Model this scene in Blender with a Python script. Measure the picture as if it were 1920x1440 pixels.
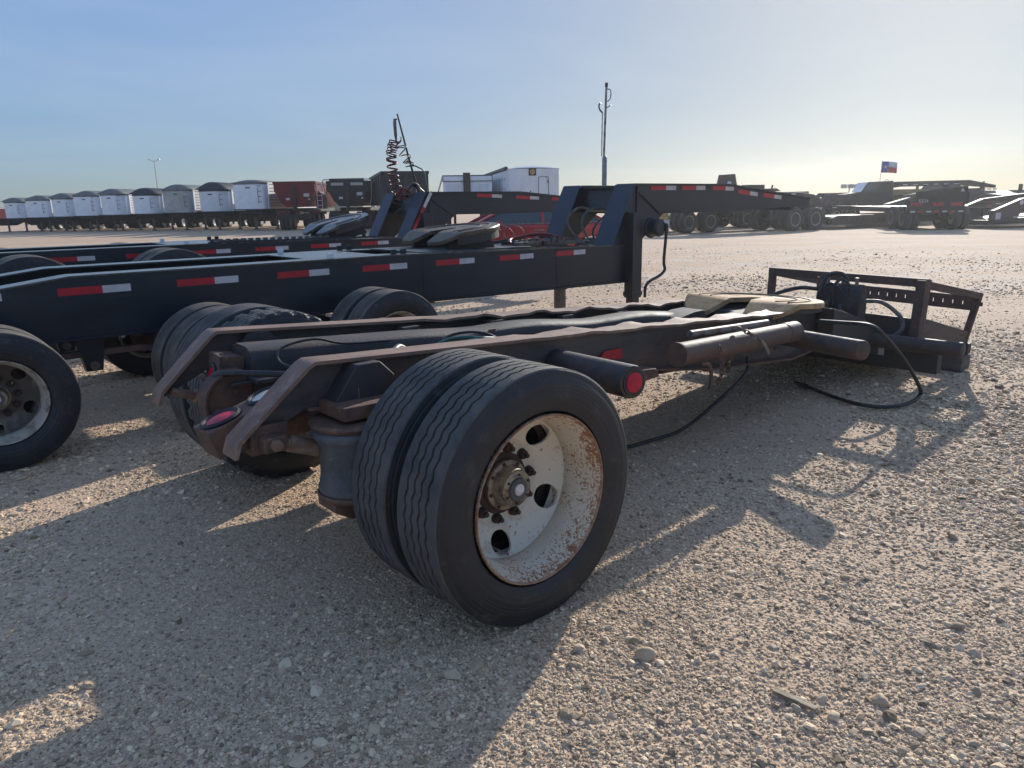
import bpy, bmesh, math, random
import numpy as np
from mathutils import Vector, Matrix
random.seed(7); rng = np.random.default_rng(11)
S = bpy.context.scene; COL = S.collection
for o in list(bpy.data.objects): bpy.data.objects.remove(o)
R_ = math.radians; PI = math.pi

# ---------------------------------------------------------------- camera
cam = bpy.data.cameras.new('camera'); co = bpy.data.objects.new('camera', cam); COL.objects.link(co); S.camera = co
cam.sensor_width = 36; cam.lens = 36 * 1377.65 / 1920; cam.clip_start = .05; cam.clip_end = 5000
PITCH, ROLL, CAMH = R_(13.864), R_(-.977), 1.4326
F = Vector((0, math.cos(PITCH), -math.sin(PITCH))); R0 = Vector((1, 0, 0)); U0 = R0.cross(F)
RX = R0 * math.cos(ROLL) + U0 * math.sin(ROLL); UX = -R0 * math.sin(ROLL) + U0 * math.cos(ROLL)
co.matrix_world = Matrix(((RX.x, UX.x, -F.x, 0), (RX.y, UX.y, -F.y, 0), (RX.z, UX.z, -F.z, CAMH), (0, 0, 0, 1)))

# ---------------------------------------------------------------- sky, sun, exposure
SUN_AZ, SUN_EL = R_(29), R_(21)          # azimuth to the right of +Y
W = bpy.data.worlds.new('World'); S.world = W; W.use_nodes = True
wn = W.node_tree.nodes; wl = W.node_tree.links; wn.clear()
sky = wn.new('ShaderNodeTexSky'); sky.sky_type = 'NISHITA'; sky.sun_disc = False
sky.sun_elevation = SUN_EL; sky.sun_rotation = SUN_AZ; sky.altitude = 200; sky.air_density = .6; sky.dust_density = .85; sky.ozone_density = 3.5
bg = wn.new('ShaderNodeBackground'); bg.inputs[1].default_value = .145
wo = wn.new('ShaderNodeOutputWorld'); wl.new(bg.outputs[0], wo.inputs[0])
bw = wn.new('ShaderNodeRGBToBW'); wl.new(sky.outputs[0], bw.inputs[0])          # even tone compression of the whole sky, as the camera's exposure gives it
pw = wn.new('ShaderNodeMath'); pw.operation = 'POWER'; pw.inputs[1].default_value = -.76; wl.new(bw.outputs[0], pw.inputs[0])
sv = wn.new('ShaderNodeVectorMath'); sv.operation = 'SCALE'; wl.new(sky.outputs[0], sv.inputs[0]); wl.new(pw.outputs[0], sv.inputs['Scale'])
hs = wn.new('ShaderNodeHueSaturation'); hs.inputs['Saturation'].default_value = .88; wl.new(sv.outputs[0], hs.inputs['Color']); tn = wn.new('ShaderNodeMix'); tn.data_type = 'RGBA'; tn.blend_type = 'MULTIPLY'; tn.inputs[0].default_value = 1; tn.inputs[7].default_value = (.94, 1.0, .985, 1); wl.new(hs.outputs[0], tn.inputs[6]); wl.new(hs.outputs[0], tn.inputs[6])
tcw = wn.new('ShaderNodeTexCoord'); mpw = wn.new('ShaderNodeMapping'); mpw.inputs['Scale'].default_value = (1.2, 2.0, 7.0); mpw.inputs['Rotation'].default_value = (.25, .1, .4); wl.new(tcw.outputs['Generated'], mpw.inputs[0])
nzw = wn.new('ShaderNodeTexNoise'); nzw.inputs['Scale'].default_value = 1.6; nzw.inputs['Detail'].default_value = 7; nzw.inputs['Roughness'].default_value = .55; nzw.inputs['Distortion'].default_value = .6; wl.new(mpw.outputs[0], nzw.inputs['Vector'])
mrw = wn.new('ShaderNodeMapRange'); mrw.inputs[1].default_value = .45; mrw.inputs[2].default_value = .8; mrw.inputs[4].default_value = .13; wl.new(nzw.outputs['Fac'], mrw.inputs[0])    # faint cirrus over the whole sky
cw_ = wn.new('ShaderNodeMix'); cw_.data_type = 'RGBA'; wl.new(mrw.outputs[0], cw_.inputs[0]); wl.new(tn.outputs[2], cw_.inputs[6]); cw_.inputs[7].default_value = (3.0, 3.2, 3.3, 1); wl.new(cw_.outputs[2], bg.inputs[0])
sl = bpy.data.lights.new('sun', 'SUN'); sl.energy = 2.75; sl.angle = R_(.55); sl.color = (1, .95, .87)
so = bpy.data.objects.new('sun', sl); COL.objects.link(so)
SDIR = Vector((math.sin(SUN_AZ) * math.cos(SUN_EL), math.cos(SUN_AZ) * math.cos(SUN_EL), math.sin(SUN_EL)))
so.rotation_euler = SDIR.to_track_quat('Z', 'Y').to_euler(); so.location = SDIR * 60
S.view_settings.view_transform = 'Standard'; S.view_settings.look = 'None'; S.view_settings.gamma = 1; S.view_settings.use_curve_mapping = False
S.view_settings.exposure = 1.0
S.cycles.max_bounces = 6; S.cycles.volume_bounces = 0; S.cycles.diffuse_bounces = 3; S.cycles.glossy_bounces = 3; S.cycles.use_adaptive_sampling = True

# ---------------------------------------------------------------- helpers
def tag(o, label=None, cat=None, group=None, kind=None):
    if label: o['label'] = label
    if cat: o['category'] = cat
    if group: o['group'] = group
    if kind: o['kind'] = kind
    return o
def empty(name, loc, rz=0):
    o = bpy.data.objects.new(name, None); COL.objects.link(o); o.location = loc; o.rotation_euler = (0, 0, rz); o.empty_display_size = .2
    return o
KIDS = {}
def link(o, parent=None):
    COL.objects.link(o)
    if parent is not None:
        o.parent = parent; KIDS.setdefault(parent.name, []).append(o)
    return o
def copy_tree(o, parent=None, loc=None, rot=None):
    c = o.copy(); link(c, parent)
    if loc is not None: c.location = loc
    if rot is not None: c.rotation_euler = rot
    for ch in KIDS.get(o.name, []): copy_tree(ch, c)
    return c
class MB:
    def __init__(s): s.v = []; s.f = []
    def add(s, vs, fs):
        n = len(s.v); s.v += [tuple(p) for p in vs]; s.f += [tuple(n + i for i in q) for q in fs]; return s
    def box(s, c, d, rot=None):
        h = [x / 2 for x in d]; M = rot if rot is not None else Matrix.Identity(3)
        vs = [Vector(c) + M @ Vector((sx * h[0], sy * h[1], sz * h[2])) for sx in (-1, 1) for sy in (-1, 1) for sz in (-1, 1)]
        return s.add(vs, [(0, 1, 3, 2), (4, 6, 7, 5), (0, 4, 5, 1), (2, 3, 7, 6), (0, 2, 6, 4), (1, 5, 7, 3)])
    def span(s, a, b):                     # box from corner a to corner b
        return s.box([(x + y) / 2 for x, y in zip(a, b)], [abs(x - y) for x, y in zip(a, b)])
    def prism(s, poly, y0, y1):            # polygon in (x,z), extruded along y
        n = len(poly)
        vs = [(x, y0, z) for x, z in poly] + [(x, y1, z) for x, z in poly]
        return s.add(vs, [tuple(range(n)), tuple(range(2 * n - 1, n - 1, -1))] + [(i, i + n, (i + 1) % n + n, (i + 1) % n) for i in range(n)])
    def prismz(s, poly, z0, z1):           # polygon in (x,y)
        n = len(poly); vs = [(x, y, z0) for x, y in poly] + [(x, y, z1) for x, y in poly]
        return s.add(vs, [tuple(range(n - 1, -1, -1)), tuple(range(n, 2 * n))] + [(i, (i + 1) % n, (i + 1) % n + n, i + n) for i in range(n)])
    def beam(s, p, q, w, h, up=(0, 0, 1)):
        p, q = Vector(p), Vector(q); d = (q - p); L = d.length; d.normalize(); up = Vector(up)
        sd = d.cross(up).normalized(); u2 = sd.cross(d)
        M = Matrix((d, sd, u2)).transposed()
        return s.box((p + q) / 2, (L, w, h), M)
    def tube(s, pts, r, n=10, cap=True):
        pts = [Vector(p) for p in pts]; m = len(pts); rs = r if isinstance(r, (list, tuple)) else [r] * m
        up = None; vs = []
        for i, p in enumerate(pts):
            t = (pts[min(i + 1, m - 1)] - pts[max(i - 1, 0)]).normalized()
            if up is None: up = Vector((0, 0, 1)) if abs(t.z) < .9 else Vector((1, 0, 0))
            a = t.cross(up).normalized(); up = a.cross(t).normalized()
            for k in range(n):
                th = 2 * PI * k / n; vs.append(p + (a * math.cos(th) + up * math.sin(th)) * rs[i])
        fs = [(i * n + k, i * n + (k + 1) % n, (i + 1) * n + (k + 1) % n, (i + 1) * n + k) for i in range(m - 1) for k in range(n)]
        if cap: fs += [tuple(range(n - 1, -1, -1)), tuple(range((m - 1) * n, m * n))]
        return s.add(vs, fs)
    def lathe(s, prof, c=(0, 0, 0), n=48, axis='y', sign=-1, closed=False):   # prof (r, t); t along sign*axis
        vs = []; m = len(prof)
        for r, t in prof:
            for k in range(n):
                a = 2 * PI * k / n; x, z = r * math.cos(a), r * math.sin(a)
                if axis == 'y': p = (x, sign * t, z)
                elif axis == 'z': p = (x, z, t)
                else: p = (t, x, z)
                vs.append((c[0] + p[0], c[1] + p[1], c[2] + p[2]))
        fs = [(i * n + k, i * n + (k + 1) % n, ((i + 1) % m) * n + (k + 1) % n, ((i + 1) % m) * n + k) for i in range(m if closed else m - 1) for k in range(n)]
        if not closed:
            if prof[0][0] > 1e-4: fs.append(tuple(range(n)))
            if prof[-1][0] > 1e-4: fs.append(tuple(range((m - 1) * n, m * n)))
        return s.add(vs, fs)
    def build(s, name, mat, parent=None, bevel=0, angle=35, loc=None, rot=None):
        me = bpy.data.meshes.new(name); me.from_pydata(s.v, [], s.f)
        bm = bmesh.new(); bm.from_mesh(me); bmesh.ops.recalc_face_normals(bm, faces=bm.faces); bm.to_mesh(me); bm.free()
        me.polygons.foreach_set('use_smooth', [True] * len(me.polygons)); me.set_sharp_from_angle(angle=R_(angle))
        me.materials.append(mat); o = bpy.data.objects.new(name, me); link(o, parent)
        if loc is not None: o.location = loc
        if rot is not None: o.rotation_euler = rot
        if bevel:
            b = o.modifiers.new('bevel', 'BEVEL'); b.width = bevel; b.segments = 2; b.limit_method = 'ANGLE'; b.angle_limit = R_(40)
        return o
def curve(ctrl, n=8):                       # Catmull-Rom through control points
    P = [Vector(p) for p in ctrl]; P = [P[0] * 2 - P[1]] + P + [P[-1] * 2 - P[-2]]; out = []
    for i in range(1, len(P) - 2):
        for k in range(n):
            t = k / n; a, b, c, d = P[i - 1], P[i], P[i + 1], P[i + 2]
            out.append(.5 * ((2 * b) + (c - a) * t + (2 * a - 5 * b + 4 * c - d) * t * t + (3 * b - a - 3 * c + d) * t ** 3))
    out.append(P[-2]); return out
def L(u, s, z): return (u, -s, z)           # local frame: forward, towards the camera side, up

def nodes(name):
    m = bpy.data.materials.new(name); m.use_nodes = True; nt = m.node_tree
    return m, nt, nt.nodes['Principled BSDF'], nt.nodes, nt.links
def mat(name, col, rough=.5, metal=0, col2=None, scale=8, amount=(.45, .62), bump=0, bscale=60, rough2=None, col3=None, scale3=40, amount3=(.55, .65), coat=0, detail=6, spec=None, stretch=None):
    m, nt, b, n, l = nodes(name)
    b.inputs['Base Color'].default_value = (*col, 1); b.inputs['Roughness'].default_value = rough; b.inputs['Metallic'].default_value = metal
    if coat: b.inputs['Coat Weight'].default_value = coat; b.inputs['Coat Roughness'].default_value = .08
    if spec is not None: b.inputs['Specular IOR Level'].default_value = spec
    tc = n.new('ShaderNodeTexCoord'); src = tc.outputs['Object']
    if stretch:
        mp = n.new('ShaderNodeMapping'); mp.inputs['Scale'].default_value = stretch; l.new(src, mp.inputs[0]); src = mp.outputs[0]
    def layer(c_in, c2, sc, am):
        t = n.new('ShaderNodeTexNoise'); t.inputs['Scale'].default_value = sc; t.inputs['Detail'].default_value = detail; t.inputs['Roughness'].default_value = .65; l.new(src, t.inputs['Vector'])
        r = n.new('ShaderNodeMapRange'); r.inputs[1].default_value, r.inputs[2].default_value = am; l.new(t.outputs['Fac'], r.inputs[0])
        x = n.new('ShaderNodeMix'); x.data_type = 'RGBA'; l.new(r.outputs[0], x.inputs[0])
        if isinstance(c_in, tuple): x.inputs[6].default_value = (*c_in, 1)
        else: l.new(c_in, x.inputs[6])
        x.inputs[7].default_value = (*c2, 1); return x.outputs[2], r.outputs[0]
    if col2:
        c, fac = layer(col, col2, scale, amount)
        if rough2 is not None:
            mr = n.new('ShaderNodeMapRange'); mr.inputs[3].default_value = rough; mr.inputs[4].default_value = rough2; l.new(fac, mr.inputs[0]); l.new(mr.outputs[0], b.inputs['Roughness'])
        if col3: c, _ = layer(c, col3, scale3, amount3)
        l.new(c, b.inputs['Base Color'])
    if bump:
        t = n.new('ShaderNodeTexNoise'); t.inputs['Scale'].default_value = bscale; t.inputs['Detail'].default_value = 5; l.new(src, t.inputs['Vector'])
        bp = n.new('ShaderNodeBump'); bp.inputs['Strength'].default_value = bump; bp.inputs['Distance'].default_value = .01; l.new(t.outputs['Fac'], bp.inputs['Height']); l.new(bp.outputs[0], b.inputs['Normal'])
    return m

M = {}
M['rubber'] = mat('rubber', (.016, .018, .021), .5, col2=(.035, .035, .035), scale=6, amount=(.45, .72), bump=.10, bscale=90, rough2=.68, col3=(.085, .078, .068), scale3=14, amount3=(.56, .8))
def add_rings(m):
    nt = m.node_tree; n, l = nt.nodes, nt.links; tc = n.new('ShaderNodeTexCoord'); sp = n.new('ShaderNodeSeparateXYZ'); l.new(tc.outputs['Object'], sp.inputs[0]); cb = n.new('ShaderNodeCombineXYZ'); l.new(sp.outputs[0], cb.inputs[0]); l.new(sp.outputs[2], cb.inputs[1])
    ln = n.new('ShaderNodeVectorMath'); ln.operation = 'LENGTH'; l.new(cb.outputs[0], ln.inputs[0])
    nz = n.new('ShaderNodeTexNoise'); nz.noise_dimensions = '1D'; nz.inputs['Scale'].default_value = 95; nz.inputs['Detail'].default_value = 3; l.new(ln.outputs['Value'], nz.inputs['W'])
    bp = n.new('ShaderNodeBump'); bp.inputs['Strength'].default_value = .55; bp.inputs['Distance'].default_value = .006; l.new(nz.outputs['Fac'], bp.inputs['Height'])
    b = n['Principled BSDF']; old = b.inputs['Normal'].links[0].from_socket; l.new(old, bp.inputs['Normal']); l.new(bp.outputs[0], b.inputs['Normal'])
add_rings(M['rubber'])
M['tread'] = mat('tread', (.055, .052, .050), .75, col2=(.12, .108, .095), scale=8, amount=(.35, .7), bump=.2, bscale=90, col3=(.17, .155, .135), scale3=40, amount3=(.6, .75))
M['rubber_dusty'] = mat('rubber_dusty', (.05, .046, .042), .8, col2=(.20, .17, .135), scale=6, amount=(.3, .7), bump=.15, bscale=80)
M['rust'] = mat('rust', (.165, .088, .058), .75, col2=(.075, .047, .038), scale=9, amount=(.4, .65), bump=.25, bscale=70, col3=(.26, .14, .085), scale3=30, amount3=(.56, .7))
M['rust_dark'] = mat('rust_dark', (.10, .062, .050), .75, col2=(.055, .038, .034), scale=8, amount=(.4, .66), bump=.2, bscale=70, col3=(.16, .09, .065), scale3=28, amount3=(.56, .72))
M['rust_light'] = mat('rust_light', (.25, .15, .105), .6, col2=(.15, .085, .056), scale=7, amount=(.45, .7), bump=.2, bscale=60, col3=(.34, .25, .18), scale3=24, amount3=(.55, .72), stretch=(.5, 1, 1))
M['rust_black'] = mat('rust_black', (.036, .035, .036), .62, col2=(.085, .05, .036), scale=5, amount=(.5, .72), bump=.25, bscale=90, rough2=.8, col3=(.045, .042, .042), scale3=18, amount3=(.5, .7))
M['tube'] = mat('tube', (.125, .076, .056), .62, 0, col2=(.085, .055, .045), scale=6, amount=(.42, .68), bump=.15, bscale=50, col3=(.18, .12, .09), scale3=22, amount3=(.56, .72), stretch=(.5, 1, 1))
M['pipe'] = mat('pipe', (.05, .040, .036), .6, col2=(.11, .066, .048), scale=7, amount=(.42, .66), bump=.2, bscale=60, rough2=.8, col3=(.03, .028, .028), scale3=16, amount3=(.5, .68))
M['web'] = mat('web', (.07, .06, .056), .6, col2=(.14, .082, .06), scale=4, amount=(.48, .7), bump=.2, bscale=80, col3=(.025, .024, .026), scale3=11, amount3=(.5, .7), stretch=(.4, 1, 1.4))
M['rim'] = mat('rim', (.58, .53, .45), .5, col2=(.30, .15, .07), scale=45, amount=(.52, .60), bump=.15, bscale=120, rough2=.85, col3=(.26, .12, .055), scale3=9, amount3=(.55, .72), detail=9)
def rim_mat():
    m, nt, b, n, l = nodes('rim'); tc = n.new('ShaderNodeTexCoord'); sep = n.new('ShaderNodeSeparateXYZ'); l.new(tc.outputs['Object'], sep.inputs[0])
    def noise(sc, det=6):
        t = n.new('ShaderNodeTexNoise'); t.inputs['Scale'].default_value = sc; t.inputs['Detail'].default_value = det; l.new(tc.outputs['Object'], t.inputs['Vector']); return t.outputs['Fac']
    def mr(f, a, b_, c, d):
        r = n.new('ShaderNodeMapRange'); r.inputs[1].default_value = a; r.inputs[2].default_value = b_; r.inputs[3].default_value = c; r.inputs[4].default_value = d; l.new(f, r.inputs[0]); return r.outputs[0]
    def add(a, b_):
        x = n.new('ShaderNodeMath'); l.new(a, x.inputs[0]); l.new(b_, x.inputs[1]); return x.outputs[0]
    def mix(f, c1, c2):
        x = n.new('ShaderNodeMix'); x.data_type = 'RGBA'; l.new(f, x.inputs[0])
        for i, c in ((6, c1), (7, c2)):
            if isinstance(c, tuple): x.inputs[i].default_value = (*c, 1)
            else: l.new(c, x.inputs[i])
        return x.outputs[2]
    lean = add(mr(sep.outputs[1], .02, -.115, -.07, .075), mr(noise(7, 3), .3, .7, -.07, .07))     # rust gathers towards the outer lip, in patches
    speck = mr(add(noise(120, 4), lean), .545, .60, 0, .9); spot = mr(add(noise(48, 6), lean), .60, .66, 0, .9); edge = mr(sep.outputs[1], -.106, -.114, 0, .75)
    c = mix(mr(noise(5, 3), .35, .65, 0, .5), (.72, .64, .50), (.60, .51, .38)); c = mix(speck, c, (.40, .19, .08)); c = mix(spot, c, (.28, .12, .05)); c = mix(edge, c, (.26, .13, .07))
    l.new(c, b.inputs['Base Color']); b.inputs['Roughness'].default_value = .6
    bp = n.new('ShaderNodeBump'); bp.inputs['Strength'].default_value = .2; bp.inputs['Distance'].default_value = .002; l.new(speck, bp.inputs['Height']); l.new(bp.outputs[0], b.inputs['Normal']); return m
M['rim'] = rim_mat()
M['rim_disc'] = mat('rim_disc', (.70, .63, .50), .45, col2=(.36, .24, .14), scale=8, amount=(.58, .78), bump=.08, bscale=60, rough2=.8, col3=(.24, .12, .06), scale3=75, amount3=(.61, .66), detail=9)
M['rim_old'] = mat('rim_old', (.55, .49, .40), .6, col2=(.16, .10, .07), scale=10, amount=(.48, .66), bump=.1)
M['rim_dark'] = mat('rim_dark', (.10, .08, .065), .7, col2=(.24, .20, .16), scale=9, amount=(.52, .7), bump=.15)
M['hub'] = mat('hub', (.36, .29, .20), .5, .3, col2=(.12, .09, .07), scale=20, bump=.1)
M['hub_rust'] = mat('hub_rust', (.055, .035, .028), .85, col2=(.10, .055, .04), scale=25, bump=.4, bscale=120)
M['white_cap'] = mat('white_cap', (.7, .66, .62), .4, col2=(.5, .46, .42), scale=30)
M['dark_cap'] = mat('dark_cap', (.08, .085, .09), .4)
M['black'] = mat('black', (.010, .0145, .022), .34, col2=(.017, .024, .034), scale=3, amount=(.4, .7), rough2=.52, bump=.10, bscale=9, col3=(.045, .044, .044), scale3=5, amount3=(.60, .85), stretch=(.45, 1, 1.6))
M['flange'] = mat('flange', (.06, .062, .066), .24, 0, col2=(.13, .09, .075), scale=5, amount=(.55, .75), bump=.12, bscale=40, rough2=.5, spec=.8)
M['black_blue'] = mat('black_blue', (.016, .028, .055), .36, col2=(.022, .034, .06), scale=3, rough2=.48, bump=.04, bscale=12)
M['deck_worn'] = mat('deck_worn', (.10, .105, .11), .42, .5, col2=(.2, .12, .09), scale=6, amount=(.55, .75), bump=.15, rough2=.6, col3=(.03, .03, .034), scale3=14, amount3=(.52, .7))
M['grease'] = mat('grease', (.50, .31, .155), .75, 0, col2=(.13, .088, .055), scale=6, amount=(.45, .72), bump=.2, rough2=.45, col3=(.58, .41, .24), scale3=18, amount3=(.5, .75), spec=.12)
M['grease_dark'] = mat('grease_dark', (.13, .095, .06), .5, 0, col2=(.045, .036, .028), scale=6, amount=(.42, .68), bump=.2, rough2=.35, col3=(.24, .18, .115), scale3=16, amount3=(.55, .75), spec=.3)
M['grease_black'] = mat('grease_black', (.06, .055, .05), .28, .4, col2=(.30, .28, .25), scale=5, amount=(.48, .72), bump=.1, rough2=.3)
M['groove'] = mat('groove', (.03, .022, .018), .8)
M['red_tape'] = mat('red_tape', (.50, .016, .028), .35, col2=(.40, .014, .026), scale=20)
M['white_tape'] = mat('white_tape', (.62, .57, .57), .35, col2=(.52, .47, .47), scale=16)
M['red_lens'] = mat('red_lens', (.55, .010, .035), .35, coat=.1, spec=.3, col2=(.40, .012, .04), scale=30)
M['clear_lens'] = mat('clear_lens', (.62, .58, .48), .25, coat=.5)
M['hose'] = mat('hose', (.016, .017, .018), .42, col2=(.035, .034, .033), scale=20)
M['hose_grey'] = mat('hose_grey', (.13, .12, .11), .5, col2=(.07, .065, .06), scale=20)
M['hose_green'] = mat('hose_green', (.03, .12, .10), .45)
M['hose_red'] = mat('hose_red', (.17, .012, .016), .42)
M['steel'] = mat('steel', (.30, .29, .28), .38, .8, col2=(.16, .14, .13), scale=14, rough2=.55)
M['steel_rust'] = mat('steel_rust', (.22, .19, .165), .55, .3, col2=(.14, .085, .06), scale=10, bump=.1)
M['airbag'] = mat('airbag', (.125, .125, .125), .7, col2=(.06, .062, .065), scale=9, amount=(.4, .7), bump=.1, col3=(.22, .21, .2), scale3=45, amount3=(.62, .72))
M['alu'] = mat('alu', (.88, .89, .91), .34, .05, col2=(.78, .79, .81), scale=2, bump=.03, bscale=6)
M['alu_dull'] = mat('alu_dull', (.38, .37, .36), .5, .3, col2=(.48, .47, .45), scale=2)
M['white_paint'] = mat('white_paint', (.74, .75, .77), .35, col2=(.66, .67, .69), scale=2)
M['tarp_grey'] = mat('tarp_grey', (.17, .17, .155), .6, col2=(.12, .12, .11), scale=3)
M['tarp_black'] = mat('tarp_black', (.02, .022, .03), .6)
M['chassis'] = mat('chassis', (.016, .015, .015), .75, col2=(.034, .027, .024), scale=6)
M['leg'] = mat('leg', (.16, .13, .11), .6, col2=(.09, .07, .06), scale=8)
M['dump_red'] = mat('dump_red', (.17, .010, .016), .5, col2=(.12, .010, .014), scale=2, spec=.2)
M['dump_black'] = mat('dump_black', (.012, .014, .018), .5, col2=(.022, .023, .025), scale=3, spec=.2)
M['brown_steel'] = mat('brown_steel', (.085, .045, .042), .6, col2=(.06, .035, .035), scale=2)
M['yellow'] = mat('yellow', (.42, .27, .08), .6, col2=(.3, .19, .07), scale=2)
M['car_red'] = mat('car_red', (.42, .012, .025), .22, coat=.8)
M['mirror_black'] = mat('trim_black', (.012, .012, .013), .35)
M['glass'] = mat('glass', (.03, .045, .055), .06, spec=.9)
M['blue_paint'] = mat('blue_paint', (.02, .045, .10), .35)
M['flag_blue'] = mat('flag_blue', (.10, .12, .40), .8); M['flag_white'] = mat('flag_white', (.72, .70, .68), .8); M['flag_red'] = mat('flag_red', (.65, .04, .05), .8)
M['sign'] = mat('sign', (.62, .42, .12), .5, col2=(.52, .36, .12), scale=6); M['ink'] = mat('ink', (.015, .015, .015), .6)
M['wood'] = mat('wood', (.66, .52, .34), .8, col2=(.22, .16, .10), scale=30, bump=.3, stretch=(.2, 2, 2))
M['timber'] = mat('timber', (.13, .11, .10), .85, col2=(.08, .065, .06), scale=10, bump=.3)
M['bark'] = mat('bark', (.06, .05, .04), .9); M['leaf'] = mat('leaf', (.05, .075, .035), .8, col2=(.035, .05, .03), scale=.6)
M['amber'] = mat('amber', (.6, .2, .03), .3, coat=.5)

# gravel ground --------------------------------------------------------------
def gravel_mat():
    m, nt, b, n, l = nodes('gravel'); tc = n.new('ShaderNodeTexCoord'); pos = tc.outputs['Object']
    b.inputs['Roughness'].default_value = .88; b.inputs['Specular IOR Level'].default_value = .2
    def noise(sc, det=4, st=None):
        t = n.new('ShaderNodeTexNoise'); t.inputs['Scale'].default_value = sc; t.inputs['Detail'].default_value = det; t.inputs['Roughness'].default_value = .6
        if st:
            mp = n.new('ShaderNodeMapping'); mp.inputs['Scale'].default_value = st; mp.inputs['Rotation'].default_value = (0, 0, R_(12)); l.new(pos, mp.inputs[0]); l.new(mp.outputs[0], t.inputs['Vector'])
        else: l.new(pos, t.inputs['Vector'])
        return t.outputs['Fac']
    def vor(sc):
        t = n.new('ShaderNodeTexVoronoi'); t.inputs['Scale'].default_value = sc; l.new(pos, t.inputs['Vector']); return t
    def ramp(f, a, b_, c, d):
        r = n.new('ShaderNodeMapRange'); r.inputs[1].default_value = a; r.inputs[2].default_value = b_; r.inputs[3].default_value = c; r.inputs[4].default_value = d; l.new(f, r.inputs[0]); return r.outputs[0]
    def mix(f, a, b_, mode='MIX'):
        x = n.new('ShaderNodeMix'); x.data_type = 'RGBA'; x.blend_type = mode
        if isinstance(f, float): x.inputs[0].default_value = f
        else: l.new(f, x.inputs[0])
        for i, c in ((6, a), (7, b_)):
            if isinstance(c, tuple): x.inputs[i].default_value = (*c, 1)
            else: l.new(c, x.inputs[i])
        return x.outputs[2]
    v1 = vor(70); v2 = vor(28)
    grain = n.new('ShaderNodeSeparateColor'); l.new(v1.outputs['Color'], grain.inputs[0])
    grain2 = n.new('ShaderNodeSeparateColor'); l.new(v2.outputs['Color'], grain2.inputs[0])
    c = mix(ramp(grain.outputs[0], 0, 1, 0, 1), (0.42, 0.299, 0.2), (0.725, 0.52, 0.35))
    c = mix(ramp(grain2.outputs[1], .6, 1, 0, .45), c, (0.816, 0.62, 0.427))
    c = mix(ramp(noise(.55, 6), .38, .66, 0, .8), c, (0.536, 0.375, 0.248))
    c = mix(ramp(noise(.35, 5, (.25, 1.6, 1)), .45, .7, 0, .5), c, (0.701, 0.509, 0.35))
    c = mix(ramp(noise(.30, 6, (.10, 1.6, 1)), .46, .60, 0, .55), c, (0.503, 0.357, 0.24))
    # wheel tracks pressed into the yard: arcs and straight pairs, paler where the fines are packed
    wob = n.new('ShaderNodeVectorMath'); wob.operation = 'MULTIPLY_ADD'; nv = n.new('ShaderNodeTexNoise'); nv.inputs['Scale'].default_value = .22; l.new(pos, nv.inputs['Vector']); l.new(nv.outputs['Color'], wob.inputs[0]); wob.inputs[1].default_value = (1.6, 1.6, 0); l.new(pos, wob.inputs[2])
    track = None
    for cx_, cy_, r0 in ((17, 33, 13.5), (17, 33, 15.4), (17, 33, 18.6), (17, 33, 20.4), (-30, 60, 44), (-30, 60, 45.9), (60, -40, 79), (60, -40, 80.9), (4, 22, 8.5), (4, 22, 10.3)):
        d_ = n.new('ShaderNodeVectorMath'); d_.operation = 'DISTANCE'; l.new(wob.outputs[0], d_.inputs[0]); d_.inputs[1].default_value = (cx_, cy_, 0)
        a_ = n.new('ShaderNodeMath'); a_.operation = 'SUBTRACT'; l.new(d_.outputs['Value'], a_.inputs[0]); a_.inputs[1].default_value = r0
        b2 = n.new('ShaderNodeMath'); b2.operation = 'ABSOLUTE'; l.new(a_.outputs[0], b2.inputs[0]); r2 = ramp(b2.outputs[0], .12, .34, 1, 0)
        if track is None: track = r2
        else:
            mx = n.new('ShaderNodeMath'); mx.operation = 'MAXIMUM'; l.new(track, mx.inputs[0]); l.new(r2, mx.inputs[1]); track = mx.outputs[0]
    br_k = n.new('ShaderNodeMath'); br_k.operation = 'MULTIPLY'; l.new(track, br_k.inputs[0]); l.new(ramp(noise(1.1, 5), .35, .65, .05, .5), br_k.inputs[1])
    c = mix(br_k.outputs[0], c, (.56, .50, .44))
    l.new(c, b.inputs['Base Color'])
    h = n.new('ShaderNodeMath'); h.operation = 'MULTIPLY_ADD'; l.new(v1.outputs['Distance'], h.inputs[0]); h.inputs[1].default_value = -.0045; 
    h2 = n.new('ShaderNodeMath'); h2.operation = 'MULTIPLY'; l.new(v2.outputs['Distance'], h2.inputs[0]); h2.inputs[1].default_value = -.002; l.new(h2.outputs[0], h.inputs[2])
    h3 = n.new('ShaderNodeMath'); h3.operation = 'MULTIPLY_ADD'; l.new(noise(3.5, 8), h3.inputs[0]); h3.inputs[1].default_value = .007; l.new(h.outputs[0], h3.inputs[2])
    h4 = n.new('ShaderNodeMath'); h4.operation = 'MULTIPLY_ADD'; l.new(noise(.8, 5, (.2, 1.5, 1)), h4.inputs[0]); h4.inputs[1].default_value = .035; l.new(h3.outputs[0], h4.inputs[2])
    bp = n.new('ShaderNodeBump'); bp.inputs['Strength'].default_value = 1; bp.inputs['Distance'].default_value = 1; l.new(h4.outputs[0], bp.inputs['Height']); l.new(bp.outputs[0], b.inputs['Normal'])
    return m
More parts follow.
